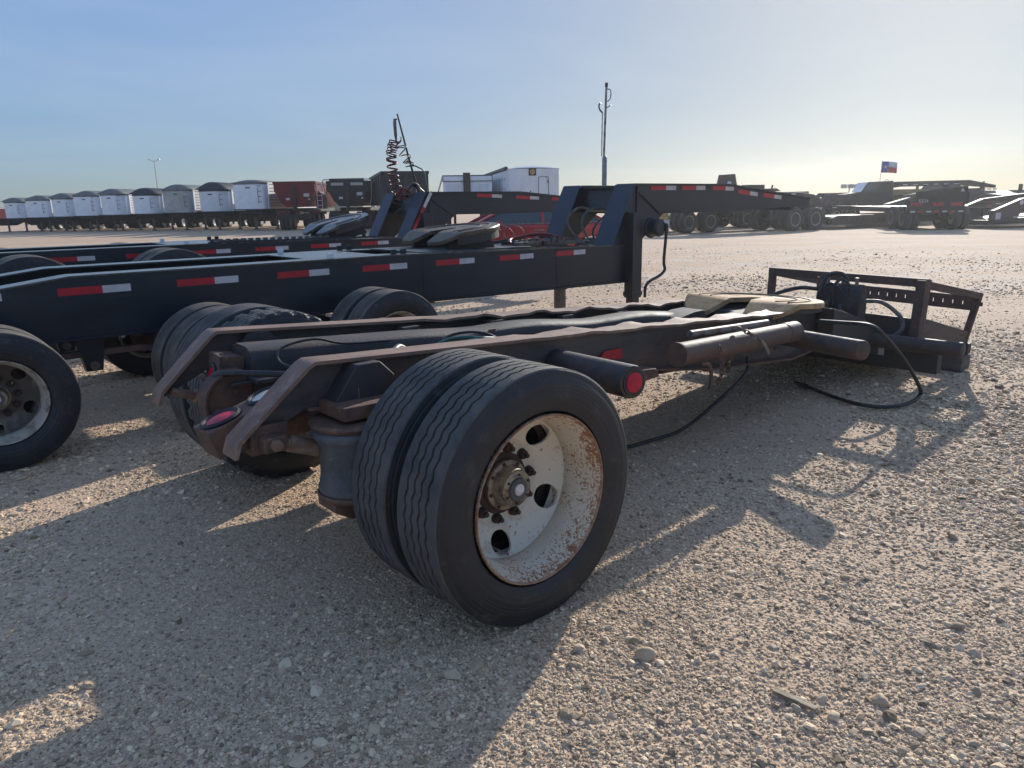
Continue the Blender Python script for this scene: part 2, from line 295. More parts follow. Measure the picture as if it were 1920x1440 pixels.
def stone_mat():
    m, nt, b, n, l = nodes('stone'); oi = n.new('ShaderNodeObjectInfo'); r = n.new('ShaderNodeValToRGB')
    e = r.color_ramp.elements; e[0].position = 0; e[0].color = (0.224, 0.16, 0.0989, 1); e[1].position = 1; e[1].color = (0.93, 0.727, 0.464, 1)
    for p, c in ((.2, (0.403, 0.291, 0.185, 1)), (.5, (0.605, 0.444, 0.288, 1)), (.75, (0.694, 0.52, 0.34, 1)), (.92, (0.784, 0.596, 0.4, 1))):
        x = e.new(p); x.color = c
    l.new(oi.outputs['Random'], r.inputs[0]); tc = n.new('ShaderNodeTexCoord'); t = n.new('ShaderNodeTexNoise'); t.inputs['Scale'].default_value = 2.5; l.new(tc.outputs['Object'], t.inputs['Vector'])
    x = n.new('ShaderNodeMix'); x.data_type = 'RGBA'; x.blend_type = 'MULTIPLY'; x.inputs[0].default_value = .4; l.new(r.outputs[0], x.inputs[6]); l.new(t.outputs['Color'], x.inputs[7])
    l.new(r.outputs[0], b.inputs['Base Color']); b.inputs['Roughness'].default_value = .75; b.inputs['Specular IOR Level'].default_value = .35
    return m
M['gravel'] = gravel_mat(); M['stone'] = stone_mat()

def gz(x, y):
    return -.0155 * np.maximum(0, -x - 12) * np.clip((y - 8) / 25, 0, 1)
def gh(x, y):
    near = np.exp(-(x ** 2 + (y - 5) ** 2) / 900); return .005 * near * (np.sin(x * 1.7 + y * .6) + np.sin(y * 1.3 - x * .9 + 1)) - .008 * near
def build_ground():
    def axis(lim, fine, k):
        a = [0.]; st = fine
        while a[-1] < lim: a.append(a[-1] + st); st *= k
        return np.array(a)
    ax = axis(1600, .35, 1.10); xs = np.concatenate([-ax[:0:-1], ax]); ys = np.concatenate([-axis(30, .5, 1.3)[:0:-1], axis(2400, .35, 1.08)])
    X, Y = np.meshgrid(xs, ys); near = np.exp(-(X ** 2 + (Y - 5) ** 2) / 900)
    Z = np.where(np.hypot(X, Y) < 140, gz(X, Y), gz(X * 140 / np.hypot(X, Y).clip(1), Y * 140 / np.hypot(X, Y).clip(1)))
    Z = Z + gh(X, Y)
    nx = len(xs); vs = np.stack([X.ravel(), Y.ravel(), Z.ravel()], 1)
    fs = [(j * nx + i, j * nx + i + 1, (j + 1) * nx + i + 1, (j + 1) * nx + i) for j in range(len(ys) - 1) for i in range(nx - 1)]
    b = MB(); b.v = [tuple(p) for p in vs]; b.f = fs
    return tag(b.build('ground', M['gravel'], angle=180), 'flat yard of pale crushed gravel', None, None, 'structure')
build_ground()

def build_gravel():
    N, N2 = 430000, 120000
    r = np.concatenate([np.exp(rng.uniform(np.log(1.35), np.log(10.5), N)), np.exp(rng.uniform(np.log(7), np.log(26), N2))]); N = N + N2; a = rng.uniform(R_(-42), R_(42), N)
    x, y = r * np.sin(a), r * np.cos(a)
    patch = np.sin(x * 2.1 + np.sin(y * 1.7) * 1.5) * np.sin(y * 1.9 + np.cos(x * 1.3) * 1.2) + .5 * np.sin(x * 5 + y * 3) * np.sin(y * 4.3 - x * 2)
    keep = rng.uniform(0, 1, N) < (.64 + .36 * patch.clip(-1.0, .8) + .12 * np.sin(x * .5 - y * 1.9)) * np.where(np.arange(N) < N - N2, ((10.5 - r) / 3).clip(0, 1), ((26 - r) / 12).clip(0, 1)); x, y, r = x[keep], y[keep], r[keep]; n = len(x)
    coarse = 1 + .45 * np.sin(x * .9 + 1.3 * np.sin(y * .55) + .7) * np.sin(y * .8 - x * .35 + 2.0)
    sz = coarse[:] * np.exp(rng.normal(np.log(.0031), .50, n)).clip(.0018, .015) * (1 + .11 * (r - 2)).clip(1, 2)
    big = rng.uniform(0, 1, n) < .0008; sz[big] = rng.uniform(.012, .020, big.sum())
    z = gh(x, y) + sz * .16
    me = bpy.data.meshes.new('gravel_stones'); me.vertices.add(n); me.vertices.foreach_set('co', np.stack([x, y, z], 1).astype(np.float32).ravel())
    scl = np.stack([sz * rng.uniform(.9, 1.5, n), sz * rng.uniform(.8, 1.15, n), sz * rng.uniform(.38, .72, n)], 1).astype(np.float32)
    rot = np.stack([rng.normal(0, .25, n), rng.normal(0, .25, n), rng.uniform(0, 6.28, n)], 1).astype(np.float32)
    at = me.attributes.new('scl', 'FLOAT_VECTOR', 'POINT'); at.data.foreach_set('vector', scl.ravel())
    at = me.attributes.new('rot', 'FLOAT_VECTOR', 'POINT'); at.data.foreach_set('vector', rot.ravel())
    at = me.attributes.new('idx', 'INT', 'POINT'); at.data.foreach_set('value', rng.integers(0, 6, n).astype(np.int32))
    o = bpy.data.objects.new('gravel_stones', me); link(o); tag(o, 'loose pale crushed stones scattered over the yard', None, None, 'stuff')
    me.materials.append(M['stone'])
    g = bpy.data.node_groups.new('scatter', 'GeometryNodeTree')
    g.interface.new_socket('Geometry', in_out='INPUT', socket_type='NodeSocketGeometry'); g.interface.new_socket('Geometry', in_out='OUTPUT', socket_type='NodeSocketGeometry')
    n_, l = g.nodes, g.links; gi = n_.new('NodeGroupInput'); go = n_.new('NodeGroupOutput')
    join = n_.new('GeometryNodeGeometryToInstance')
    for k in range(6):
        ico = n_.new('GeometryNodeMeshIcoSphere'); ico.inputs['Radius'].default_value = 1; ico.inputs['Subdivisions'].default_value = 2
        nz = n_.new('ShaderNodeTexNoise'); nz.noise_dimensions = '4D'; nz.inputs['W'].default_value = k * 3.7; nz.inputs['Scale'].default_value = .9; nz.inputs['Detail'].default_value = 1
        sb = n_.new('ShaderNodeVectorMath'); sb.operation = 'SUBTRACT'; sb.inputs[1].default_value = (.5, .5, .5); l.new(nz.outputs['Color'], sb.inputs[0])
        sc = n_.new('ShaderNodeVectorMath'); sc.operation = 'SCALE'; sc.inputs['Scale'].default_value = 1.7; l.new(sb.outputs[0], sc.inputs[0])
        sp = n_.new('GeometryNodeSetPosition'); l.new(ico.outputs['Mesh'], sp.inputs['Geometry']); l.new(sc.outputs[0], sp.inputs['Offset'])
        sm = n_.new('GeometryNodeSetMaterial'); sm.inputs['Material'].default_value = M['stone']; l.new(sp.outputs[0], sm.inputs['Geometry'])
        l.new(sm.outputs[0], join.inputs[0])
    ip = n_.new('GeometryNodeInstanceOnPoints'); l.new(gi.outputs[0], ip.inputs['Points']); l.new(join.outputs[0], ip.inputs['Instance']); ip.inputs['Pick Instance'].default_value = True
    for nm, ty, sk in (('scl', 'FLOAT_VECTOR', 'Scale'), ('rot', 'FLOAT_VECTOR', 'Rotation'), ('idx', 'INT', 'Instance Index')):
        na = n_.new('GeometryNodeInputNamedAttribute'); na.data_type = ty; na.inputs['Name'].default_value = nm; l.new(na.outputs[0], ip.inputs[sk])
    l.new(ip.outputs[0], go.inputs[0]); md = o.modifiers.new('scatter', 'NODES'); md.node_group = g
build_gravel()

# ---------------------------------------------------------------- wheels (outward = local -y)
def tyre_mesh(R, Wd, rim, N, grooves, zig=0, lug=False, depth=.009):
    hw = Wd / 2; tw = hw * .80
    side = [(rim + .004, hw * .74), (rim + .012, hw * .86), (rim + (R - rim) * .28, hw * .985), (rim + (R - rim) * .5, hw * 1.0), (rim + (R - rim) * .56, hw * .985), (rim + (R - rim) * .60, hw * .99), (rim + (R - rim) * .76, hw * .945), (R - .024, hw * .885), (R - .019, hw * .885), (R - .006, tw + .004)]
    gts = [(-.5 + (g + 1) / (grooves + 1)) * 2 * tw * .92 for g in range(grooves)]
    cols = [('s', r, -t) for r, t in side] + [('e', R - .001, -tw)]
    for g in gts:
        w = .0055
        cols += [('g', R, g, -w), ('g', R - depth, g, -w * .7), ('g', R - depth, g, w * .7), ('g', R, g, w)]
    cols += [('e', R - .001, tw)] + [('s', r, t) for r, t in side[::-1]]
    vs = []; m = len(cols)
    for i in range(N):
        a = 2 * PI * i / N
        sh = 0
        if zig: ph = (i * zig / N) % 1; sh = (abs(ph - .5) * 4 - 1) * .0045
        for c in cols:
            r, t = c[1], c[2]
            if c[0] == 'g': t = t + sh + c[3]
            if lug and c[0] in 'e' and (i // 2) % 3 == 0: r -= .014
            if lug and c[0] == 'g' and abs(c[2]) > tw * .4 and (i // 2) % 3 == 0: r -= .010
            if lug and c[0] == 's' and r > R - .02 and (i // 2) % 3 == 0: r -= .010
            # flat contact patch
            z = r * math.sin(a)
            if z < -(R - .010): z = -(R - .010) + (z + (R - .010)) * .15
            vs.append((r * math.cos(a), -t, z))
    fs = [(i * m + j, i * m + j + 1, ((i + 1) % N) * m + j + 1, ((i + 1) % N) * m + j) for i in range(N) for j in range(m - 1)]
    b = MB(); b.v = vs; b.f = fs; b.tread = [len(side) - 1 <= (q % (m - 1)) <= m - 1 - len(side) for q in range(len(fs))]; return b
def rim_bits(rim, hand, n=5, rot=R_(45), deep=True):
    k = rim / .2985
    P = lambda r, t: (r * k, t * k)
    barrel = MB().lathe([P(.268, -.112), P(.2985, -.116), P(.290, -.108), P(.286, -.085), P(.266, -.06), P(.258, -.02), P(.262, .03), P(.280, .07), P(.2845, .092), P(.290, .106), P(.2945, .116), P(.299, .1165), P(.3015, .112), P(.3005, .107), P(.2925, .10), P(.288, .08), P(.275, .06), P(.268, .03), P(.264, -.02), P(.270, -.06), P(.29, -.09)], n=72, closed=True)
    def dz(r):
        q = r / k
        if q < .15: return -.112 * k
        if q < .17: return (-.112 + (q - .15) / .02 * .012) * k
        return (-.10 + ((q - .17) / .095) ** 1.6 * .05) * k
    d = MB(); r0, r1 = .165 * k, .2585 * k; rc = .2165 * k; hr = .041 * k if hand else 0
    for h in range(n):
        th0 = rot + h * 2 * PI / n; wth = PI / n; hw = rc * wth; lo, hi = rc - r0, r1 - rc
        angs = sorted([2 * PI * i / 40 for i in range(40)] + [math.atan2(y, x) % (2 * PI) for x, y in ((hw, hi), (-hw, hi), (-hw, -lo), (hw, -lo))])
        ring = []
        for s_ in (0, .25, .6, 1):
            row = []
            for a in angs:
                cx_, cy_ = math.cos(a), math.sin(a)
                te = min((hw / abs(cx_)) if abs(cx_) > 1e-6 else 9, (hi / cy_) if cy_ > 1e-6 else 9, (lo / -cy_) if cy_ < -1e-6 else 9)
                q = hr * (1 + .12 * abs(cx_)) + (te - hr) * s_; x, y = cx_ * q, cy_ * q
                r = rc + y; th = th0 + x / rc
                row.append((r * math.cos(th), -dz(r), r * math.sin(th)))
            ring.append(row)
        na = len(angs); vs = [p for row in ring for p in row]
        d.add(vs, [(i * na + j, i * na + (j + 1) % na, (i + 1) * na + (j + 1) % na, (i + 1) * na + j) for i in range(3) for j in range(na)])
        lip = [(p[0], p[1] + .010, p[2]) for p in ring[0]]
        d.add(ring[0] + lip, [(j, (j + 1) % na, na + (j + 1) % na, na + j) for j in range(na)])
    d.lathe([(r1 - .001, dz(r1) - .0005), (.264 * k, dz(.264 * k) + .004)], n=72) if False else None
    vs = []; fs = []
    rr = [.06 * k, .12 * k, .15 * k, .158 * k, .166 * k]; nn = 72
    for r in rr:
        for j in range(nn):
            a = 2 * PI * j / nn; vs.append((r * math.cos(a), -dz(r), r * math.sin(a)))
    fs = [(i * nn + j, i * nn + (j + 1) % nn, (i + 1) * nn + (j + 1) % nn, (i + 1) * nn + j) for i in range(len(rr) - 1) for j in range(nn)]
    d.add(vs, fs); vs = []; rr = [.2575 * k, .262 * k, .2665 * k]
    for r in rr:
        for j in range(nn):
            a = 2 * PI * j / nn; vs.append((r * math.cos(a), -dz(r), r * math.sin(a)))
    d.add(vs, [(i * nn + j, i * nn + (j + 1) % nn, (i + 1) * nn + (j + 1) % nn, (i + 1) * nn + j) for i in range(2) for j in range(nn)])
    return barrel, d
def nut():
    b = MB(); b.lathe([(.0, -.006), (.021, -.006), (.021, .004)], n=12); b.lathe([(.017, .004), (.017, .022), (.013, .026), (.0, .026)], n=6); b.lathe([(.009, .026), (.009, .038), (.0, .039)], n=8); return b
RIMC = {}
def wheel(parent, R, Wd, rim, loc, flip, mats, N=96, grooves=4, zig=0, lug=False, hub=True, nuts=True, rot=R_(45), tag_=None):
    """wheel = rim disc (part) > barrel, tyre, hub, lug_nut (sub-parts)"""
    key = (R, Wd, rim, tuple(m.name for m in mats), N, grooves, zig, lug, hub, nuts, rot)
    rz = (0, 0, PI if flip else 0)
    if key in RIMC: return copy_tree(RIMC[key], parent, loc, rz)
    barrel, disc = rim_bits(rim, True, rot=rot); k = rim / .2985
    w = disc.build('wheel', mats[1], parent, angle=50, loc=loc, rot=rz)
    barrel.build('barrel', mats[0], w, angle=50)
    tb = tyre_mesh(R, Wd, rim, N, grooves, zig, lug); ty = tb.build('tyre', mats[2], w, angle=28); ty.data.materials.append(M['tread'] if zig else M['rubber_dusty'])
    ty.data.polygons.foreach_set('material_index', [1 if q else 0 for q in tb.tread])
    if hub:
        MB().lathe([(.115 * k, -.118), (.115 * k, -.104), (.098 * k, -.098), (.095 * k, -.085), (.0, -.085)], n=40).build('hub_flange', M['hub_rust'], w)
        MB().lathe([(.092 * k, -.086), (.092 * k, -.076), (.078 * k, -.072), (.068 * k, -.040), (.066 * k, -.026), (.060 * k, -.022), (.0, -.022)], n=40).build('hub', M['hub'], w)
        MB().lathe([(.043 * k, -.0215), (.040 * k, -.014), (.030 * k, -.016), (.0, -.016)], n=32).build('hub_cap', M['dark_cap'], w)
        MB().lathe([(.022 * k, -.0155), (.021 * k, -.010), (.0, -.009)], n=24).build('cap_centre', M['white_cap'], w)
        if zig:
            bolt = MB().lathe([(.0065, 0), (.0065, .009), (0, .010)], n=6)
            f1 = None
            for i in range(14):
                a = 2 * PI * i / 8 + .2 if i < 8 else 2 * PI * i / 6 + .4; rr, tt = (.084, .077) if i < 8 else (.053, .0225); p = (rr * k * math.cos(a), tt, rr * k * math.sin(a))
                if f1 is None: f1 = bolt.build('hub_bolt', M['hub_rust'], w, loc=p)
                else: c = f1.copy(); link(c, w); c.location = p; c.scale = (1, 1, 1) if i < 8 else (.7, .7, .7)
    if nuts:
        first = None
        for i in range(10):
            a = 2 * PI * i / 10 + R_(5); p = (.132 * k * math.cos(a), .111 * k, .132 * k * math.sin(a))
            if first is None: first = nut().build('lug_nut', M['hub_rust'], w, loc=p)
            else: c = first.copy(); link(c, w); c.location = p
    RIMC[key] = w
    return w
def duals(th, u, half, R, Wd, rim, sp, mats, z0=0, **kw):
    """two wheels on each side of one axle, half = distance of the outer wheel's middle plane from the centre line"""
    for sd in (1, -1):
        for k in (0, 1):
            wheel(th, R, Wd, rim, L(u, sd * (half - k * sp), R - .010 + z0), (sd < 0) != (k == 1), mats, hub=(k == 0), nuts=(k == 0), **kw)

# ---------------------------------------------------------------- fifth wheel plate
def horseshoe(R, th, ramp, slot=.10):
    """outline pairs (outer, inner) from one horn round the front to the other; x forward"""
    out, inn = [], []
    n = 40
    def inner(t):                            # t 0..1 along the slot edge on one side, rear to nose
        x = -.78 * R + t * .83 * R; return x, slot * (1 - t) ** 1.3 + .045
    m = 14; A0 = R_(138)
    O = [(-.78 * R, .48 * R + .0)] + [(-.78 * R + (math.cos(A0) * R + .78 * R) * t / 5, .48 * R + (math.sin(A0) * R - .48 * R) * t / 5) for t in range(1, 6)]
    O += [(R * math.cos(A0 * (1 - t / n)), R * math.sin(A0 * (1 - t / n))) for t in range(1, n + 1)]
    cnt = len(O); half_i = []
    for i in range(cnt):
        t = i / (cnt - 1); half_i.append(inner(min(1, t * 1.35)) if t < .74 else (.045 * math.cos(R_(90) * (1 - (t - .74) / .26)) + .05 * R, .045 * math.sin(R_(90) * (1 - (t - .74) / .26))))
    def z(x): return -max(0, -x - .35 * R) * ramp
    out = O + [(x, -y) for x, y in O[-2::-1]]; inn = half_i + [(x, -y) for x, y in half_i[-2::-1]]
    b = MB(); vs = []
    for (x, y), (a, c) in zip(out, inn):
        mx, my = (x + a) / 2, (y + c) / 2
        vs += [(x, y, z(x) - .010), (x * .985, y * .985, z(x)), (mx, my, z(mx)), (a, c, z(a)), (a, c, z(a) - th), (x, y, z(x) - th)]
    q = len(out); fs = [(i * 6 + j, i * 6 + (j + 1) % 6, (i + 1) * 6 + (j + 1) % 6, (i + 1) * 6 + j) for i in range(q - 1) for j in range(6)]
    fs += [(0, 1, 2, 3, 4, 5), tuple((q - 1) * 6 + j for j in (5, 4, 3, 2, 1, 0))]
    b.add(vs, fs); return b
def fifth_wheel(parent, loc, R, tilt, ramp, m, skirt=.11, pedestal=.25):
    rot = (0, -tilt, 0)
    p = horseshoe(R, .035, ramp).build('fifth_wheel', m, parent, angle=16, loc=loc, rot=rot)
    sk = MB()
    for i in range(30):
        a = R_(-118 + i * 236 / 30), R_(-118 + (i + 1) * 236 / 30)
        sk.add([(R * .965 * math.cos(t), R * .965 * math.sin(t), z) for t in a for z in (-.03, -.03 - skirt)] + [(R * .90 * math.cos(t), R * .90 * math.sin(t), z) for t in a for z in (-.03, -.03 - skirt)], [(0, 1, 3, 2), (4, 5, 7, 6), (1, 5, 7, 3)])
    sk.build('skirt', M['rust_black'], p)
    g = MB()
    for rr, a0, a1 in ((.62, -150, 150), (.80, -140, 120)):
        pts = [(R * rr * math.cos(R_(a0 + (a1 - a0) * i / 40)), R * rr * math.sin(R_(a0 + (a1 - a0) * i / 40)), -.001) for i in range(41)]
        pts = [q for q in pts if q[0] > -.34 * R and not (q[0] < .1 * R and abs(q[1]) < .2)]
        run = []
        for q in pts:
            if run and (Vector(q) - Vector(run[-1])).length > .1:
                if len(run) > 2: g.tube(run, .008, 6)
                run = []
            run.append(q)
        if len(run) > 2: g.tube(run, .008, 6)
    for a in (0, 70, -70): g.tube([(R * f * math.cos(R_(a)), R * f * math.sin(R_(a)), -.001) for f in (.3, .6, .85)], .003, 6)
    g.build('grease_groove', M['groove'], p)
    if pedestal:
        for sd in (1, -1):
            MB().prism([(-.22, -.03), (.22, -.03), (.30, -pedestal), (-.30, -pedestal)], sd * .30 - .02, sd * .30 + .02).build('mount_bracket', M['rust_black'], p)
        MB().tube([(0, -.34, -.09), (0, .34, -.09)], .028, 14).build('pivot_pin', M['steel_rust'], p)
    return p
def link_chain(pts, size=.022, r=.0045):
    b = MB(); pts = [Vector(p) for p in pts]
    for i in range(len(pts) - 1):
        c = (pts[i] + pts[i + 1]) / 2; d = (pts[i + 1] - pts[i]).normalized(); ref = Vector((0, 1, 0)) if abs(d.y) < .9 else Vector((1, 0, 0))
        a = d.cross(ref).normalized()
        if i % 2: a = d.cross(a).normalized()
        ring = [c + d * (math.cos(2 * PI * k / 12) * size * .85) + a * (math.sin(2 * PI * k / 12) * size * .5) for k in range(13)]
        b.tube(ring, r, 5, cap=False)
    return b
def samp(ctrl, step):
    c = curve(ctrl, 40); out = [c[0]]; acc = 0
    for i in range(1, len(c)):
        acc += (c[i] - c[i - 1]).length
        if acc >= step: out.append(c[i]); acc = 0
    return out

# ================================================================ the rusty jeep dolly in the foreground
DOLLY = tag(empty('jeep_dolly', (-.7173, 3.2672, 0), R_(90 - 48.434)), 'rusty single axle jeep dolly with dual wheels, its front end resting on the gravel', 'trailer')
def ztop(u): return .888 - .0605 * (u + .44)
def rail(sgn):
    b = MB(); N = 60         # flange follows the slightly tapering frame
    def edges(u):
        k = max(0, min(1, (u + .3) / 1.3)); c = (.458 if sgn > 0 else .495) - .06 * k; h = .056 + .014 * k; return c - h, c + h, c
    us = [-.44 + 4.15 * i / N for i in range(N + 1)]
    def wave(u, side):
        k = max(0, min(1, (u - .5) / .5)) * max(0, min(1, (3.6 - u) / .4))
        return k * (.010 * math.sin(u * 13 + (0 if side else .6)) + .006 * math.sin(u * 29 + 1)) * (1.0 if not side else .35)
    top = [(-.79, .60), (-.775, .645), (-.44, .888)]
    rows = []
    path = [(u, ztop(u), 1) for u in us]
    tip = .035 if sgn > 0 else .075
    path = [(-.800 + tip, .592, 0), (-.800 + tip, .600, 0), (-.782 + tip, .650, 0), (-.62 + tip * .5, .768, 0), (-.475 + tip * .1, .874, 0)] + path
    vs = []
    for i, (u, z, w) in enumerate(path):
        a = path[max(i - 1, 0)]; c = path[min(i + 1, len(path) - 1)]; d = Vector((c[0] - a[0], c[1] - a[1])).normalized(); nx, nz = d.y * .014, -d.x * .014
        zi, zo = z + (wave(u, 0) if w else 0), z + (wave(u, 1) if w else 0)
        f0, f1, wc = edges(u)
        for s_, zz in ((f0, zi), (wc - .02, z + (.25 * (wave(u, 0)) if w else 0)), (f1, zo)): vs.append(L(u, sgn * s_, zz))
        for s_, zz in ((f1, zo), (wc - .02, z + (.25 * (wave(u, 0)) if w else 0)), (f0, zi)): vs.append(L(u + nx, sgn * s_, zz + nz))
    n = len(path); fs = [(i * 6 + j, i * 6 + (j + 1) % 6, (i + 1) * 6 + (j + 1) % 6, (i + 1) * 6 + j) for i in range(n - 1) for j in range(6)]
    fs += [(0, 1, 2, 3, 4, 5), tuple((n - 1) * 6 + j for j in (5, 4, 3, 2, 1, 0))]
    b.add(vs, fs); return b
for sg in (1, -1):
    r = rail(sg).build('rail', M['rust_light'] if sg > 0 else M['rust_light'], DOLLY, angle=40)
    tag(r, 'rusty frame rail with bent wavy top flange')
    tp = .035 if sg > 0 else .075
    poly = [(-.785 + tp, .605), (-.775 + tp, .635), (-.44, .874)] + [(u, ztop(u) - .012) for u in (0, 1, 2, 3, 3.70)] + [(3.70, .39), (3.14, .352), (2.15, .44), (1.63, .52), (.6, .535), (0, .57), (-.32, .70), (-.47, .715), (-.72, .60)]
    wb = MB().prism([(x, z) for x, z in poly], -sg * .415, -sg * .43); wb.v = [(x, y - sg * ((.04 if sg > 0 else .075) - .055 * max(0, min(1, (x + .3) / 1.3))), z) for x, y, z in wb.v]
    wb.build('web_plate', M['web'], r)
    bf = MB()
    for (a, b_) in zip([(3.70, .39), (3.14, .352), (2.15, .44), (1.63, .52), (.6, .535), (0, .57), (-.32, .70)], [(3.14, .352), (2.15, .44), (1.63, .52), (.6, .535), (0, .57), (-.32, .70), (-.47, .715)]):
        bf.beam(L(a[0], sg * .41, a[1] - .006), L(b_[0], sg * .41, b_[1] - .006), .15, .012)
    bf.build('bottom_flange', M['rust'], r)
    for k, u in enumerate((.55, 1.15, 1.75, 2.3)):
        MB().span(L(u - .05, sg * .335, ztop(u) - .20), L(u + .05, sg * .414, ztop(u) - .03)).build('stiffener', M['web'], r)
# inner tube beam beside the far rail
b = MB(); prof = []
sec = [(-.385, -.02), (-.375, 0), (-.33, .012), (-.22, .008), (-.185, -.012), (-.175, -.05), (-.175, -.17), (-.19, -.19), (-.37, -.19), (-.385, -.17)]
vs = []
for i in range(36):
    u = -.40 + 3.3 * i / 35; dz_ = .010 * math.sin(u * 6) * max(0, min(1, (u - .4) / .5))
    vs += [L(u, s_, ztop(u) - .055 + z_ + (dz_ if z_ > -.06 else 0)) for s_, z_ in sec]
n = len(sec); fs = [(i * n + j, i * n + (j + 1) % n, (i + 1) * n + (j + 1) % n, (i + 1) * n + j) for i in range(35) for j in range(n)] + [tuple(range(n)), tuple(range(35 * n, 36 * n))]
b.add(vs, fs); b.build('box_beam', M['rust_black'], DOLLY, angle=50)
MB().box(L(.98, -.19, ztop(.98) - .075), (.05, .006, .05), Matrix.Rotation(.3, 3, 'X')).build('data_plate', M['rust_light'], DOLLY)
# near twin of the box beam, lower, inside the near rail
b = MB(); vs = []
for i in range(12):
    u = -.36 + 3.2 * i / 11; vs += [L(u, -s_ , ztop(u) - .13 + z_ * .7) for s_, z_ in sec]
fs = [(i * n + j, i * n + (j + 1) % n, (i + 1) * n + (j + 1) % n, (i + 1) * n + j) for i in range(11) for j in range(n)] + [tuple(range(n)), tuple(range(11 * n, 12 * n))]
b.add(vs, fs); b.build('box_beam', M['rust_black'], DOLLY, angle=50)
for u, zz in ((.25, .56), (1.25, .60), (2.25, .50), (2.75, .48)):
    MB().span(L(u - .05, -.41, zz - .10), L(u + .05, .41, zz + .04)).build('cross_member', M['rust_black'], DOLLY)
# belly pan that closes the frame between the rails
MB().prism([(.2, .56), (2.9, .40), (2.9, .39), (.2, .55)], -.40, .40).build('belly_plate', M['rust_black'], DOLLY)
# rear cross plates and pivots
b = MB(); b.prism([(-.50, .700), (-.10, .690), (-.10, .678), (-.50, .688)], .16, .52); b.build('tail_plate', M['flange'], DOLLY, bevel=.002)
MB().prism([(-.42, .715), (-.18, .708), (-.18, .690), (-.42, .697)], .08, .30).build('tail_plate', M['deck_worn'], DOLLY, bevel=.002)
b = MB(); pl = [(-.475 + .135 * math.cos(R_(t)), .61 + .135 * math.sin(R_(t))) for t in range(80, 205, 8)] + [(-.52, .555), (-.40, .60), (-.22, .62), (-.22, .69)]
b.prism(pl, .20, .215); b.build('gusset', M['rust'], DOLLY)
b = MB()
for i in range(12):
    a, c = R_(75 + i * 11), R_(75 + (i + 1) * 11)
    b.beam((-.475 + .138 * math.cos(a), .22, .61 + .138 * math.sin(a)), (-.475 + .138 * math.cos(c), .22, .61 + .138 * math.sin(c)), .09, .009)
b.build('hinge_strap', M['rust'], DOLLY)
MB().tube([(-.565, .25, .575), (-.565, .15, .575)], .024, 16).build('hinge_pin', M['rust'], DOLLY, angle=40)
MB().tube([(.45, -.36, .43), (.45, -.35, .43), (.45, .35, .43), (.45, .36, .43)], [.10, .13, .13, .10], 24).build('sun_block_tank', M['rust_black'], DOLLY)  # unseen tank shape added under the frame to stop sun gaps
# tail light boxes
def light_box(ax, lenses, loc, rotm, name_lab):
    e = MB().box((0, 0, 0), (.40, .17, .11)).build('light_box', M['rust'], DOLLY, bevel=.004); e.matrix_local = Matrix.Translation(loc) @ rotm.to_4x4()
    for x, m in lenses:
        MB().lathe([(.060, .048), (.074, .050), (.078, .062), (.070, .070), (.062, .064), (.058, .054)], c=(x, 0, 0), n=36, axis='z', closed=True).build('grommet', M['hose'], e)
        MB().lathe([(.062, .054), (.056, .062), (.035, .068), (.0, .070)], c=(x, 0, 0), n=36, axis='z').build('lens', m, e)
    return e
ang = R_(20)
rm = Matrix.Rotation(R_(0), 3, 'Z') @ Matrix.Rotation(-R_(17), 3, 'Y') @ Matrix.Rotation(R_(-4), 3, 'X')
light_box(None, [(-.115, M['red_lens']), (.075, M['clear_lens'])], L(-.575, .245, .650), rm, '')
rm2 = Matrix.Rotation(R_(-6), 3, 'Z') @ Matrix.Rotation(R_(-82), 3, 'Y')
light_box(None, [(-.095, M['red_lens']), (.085, M['red_lens'])], L(-.47, -.34, .60), rm2, '')
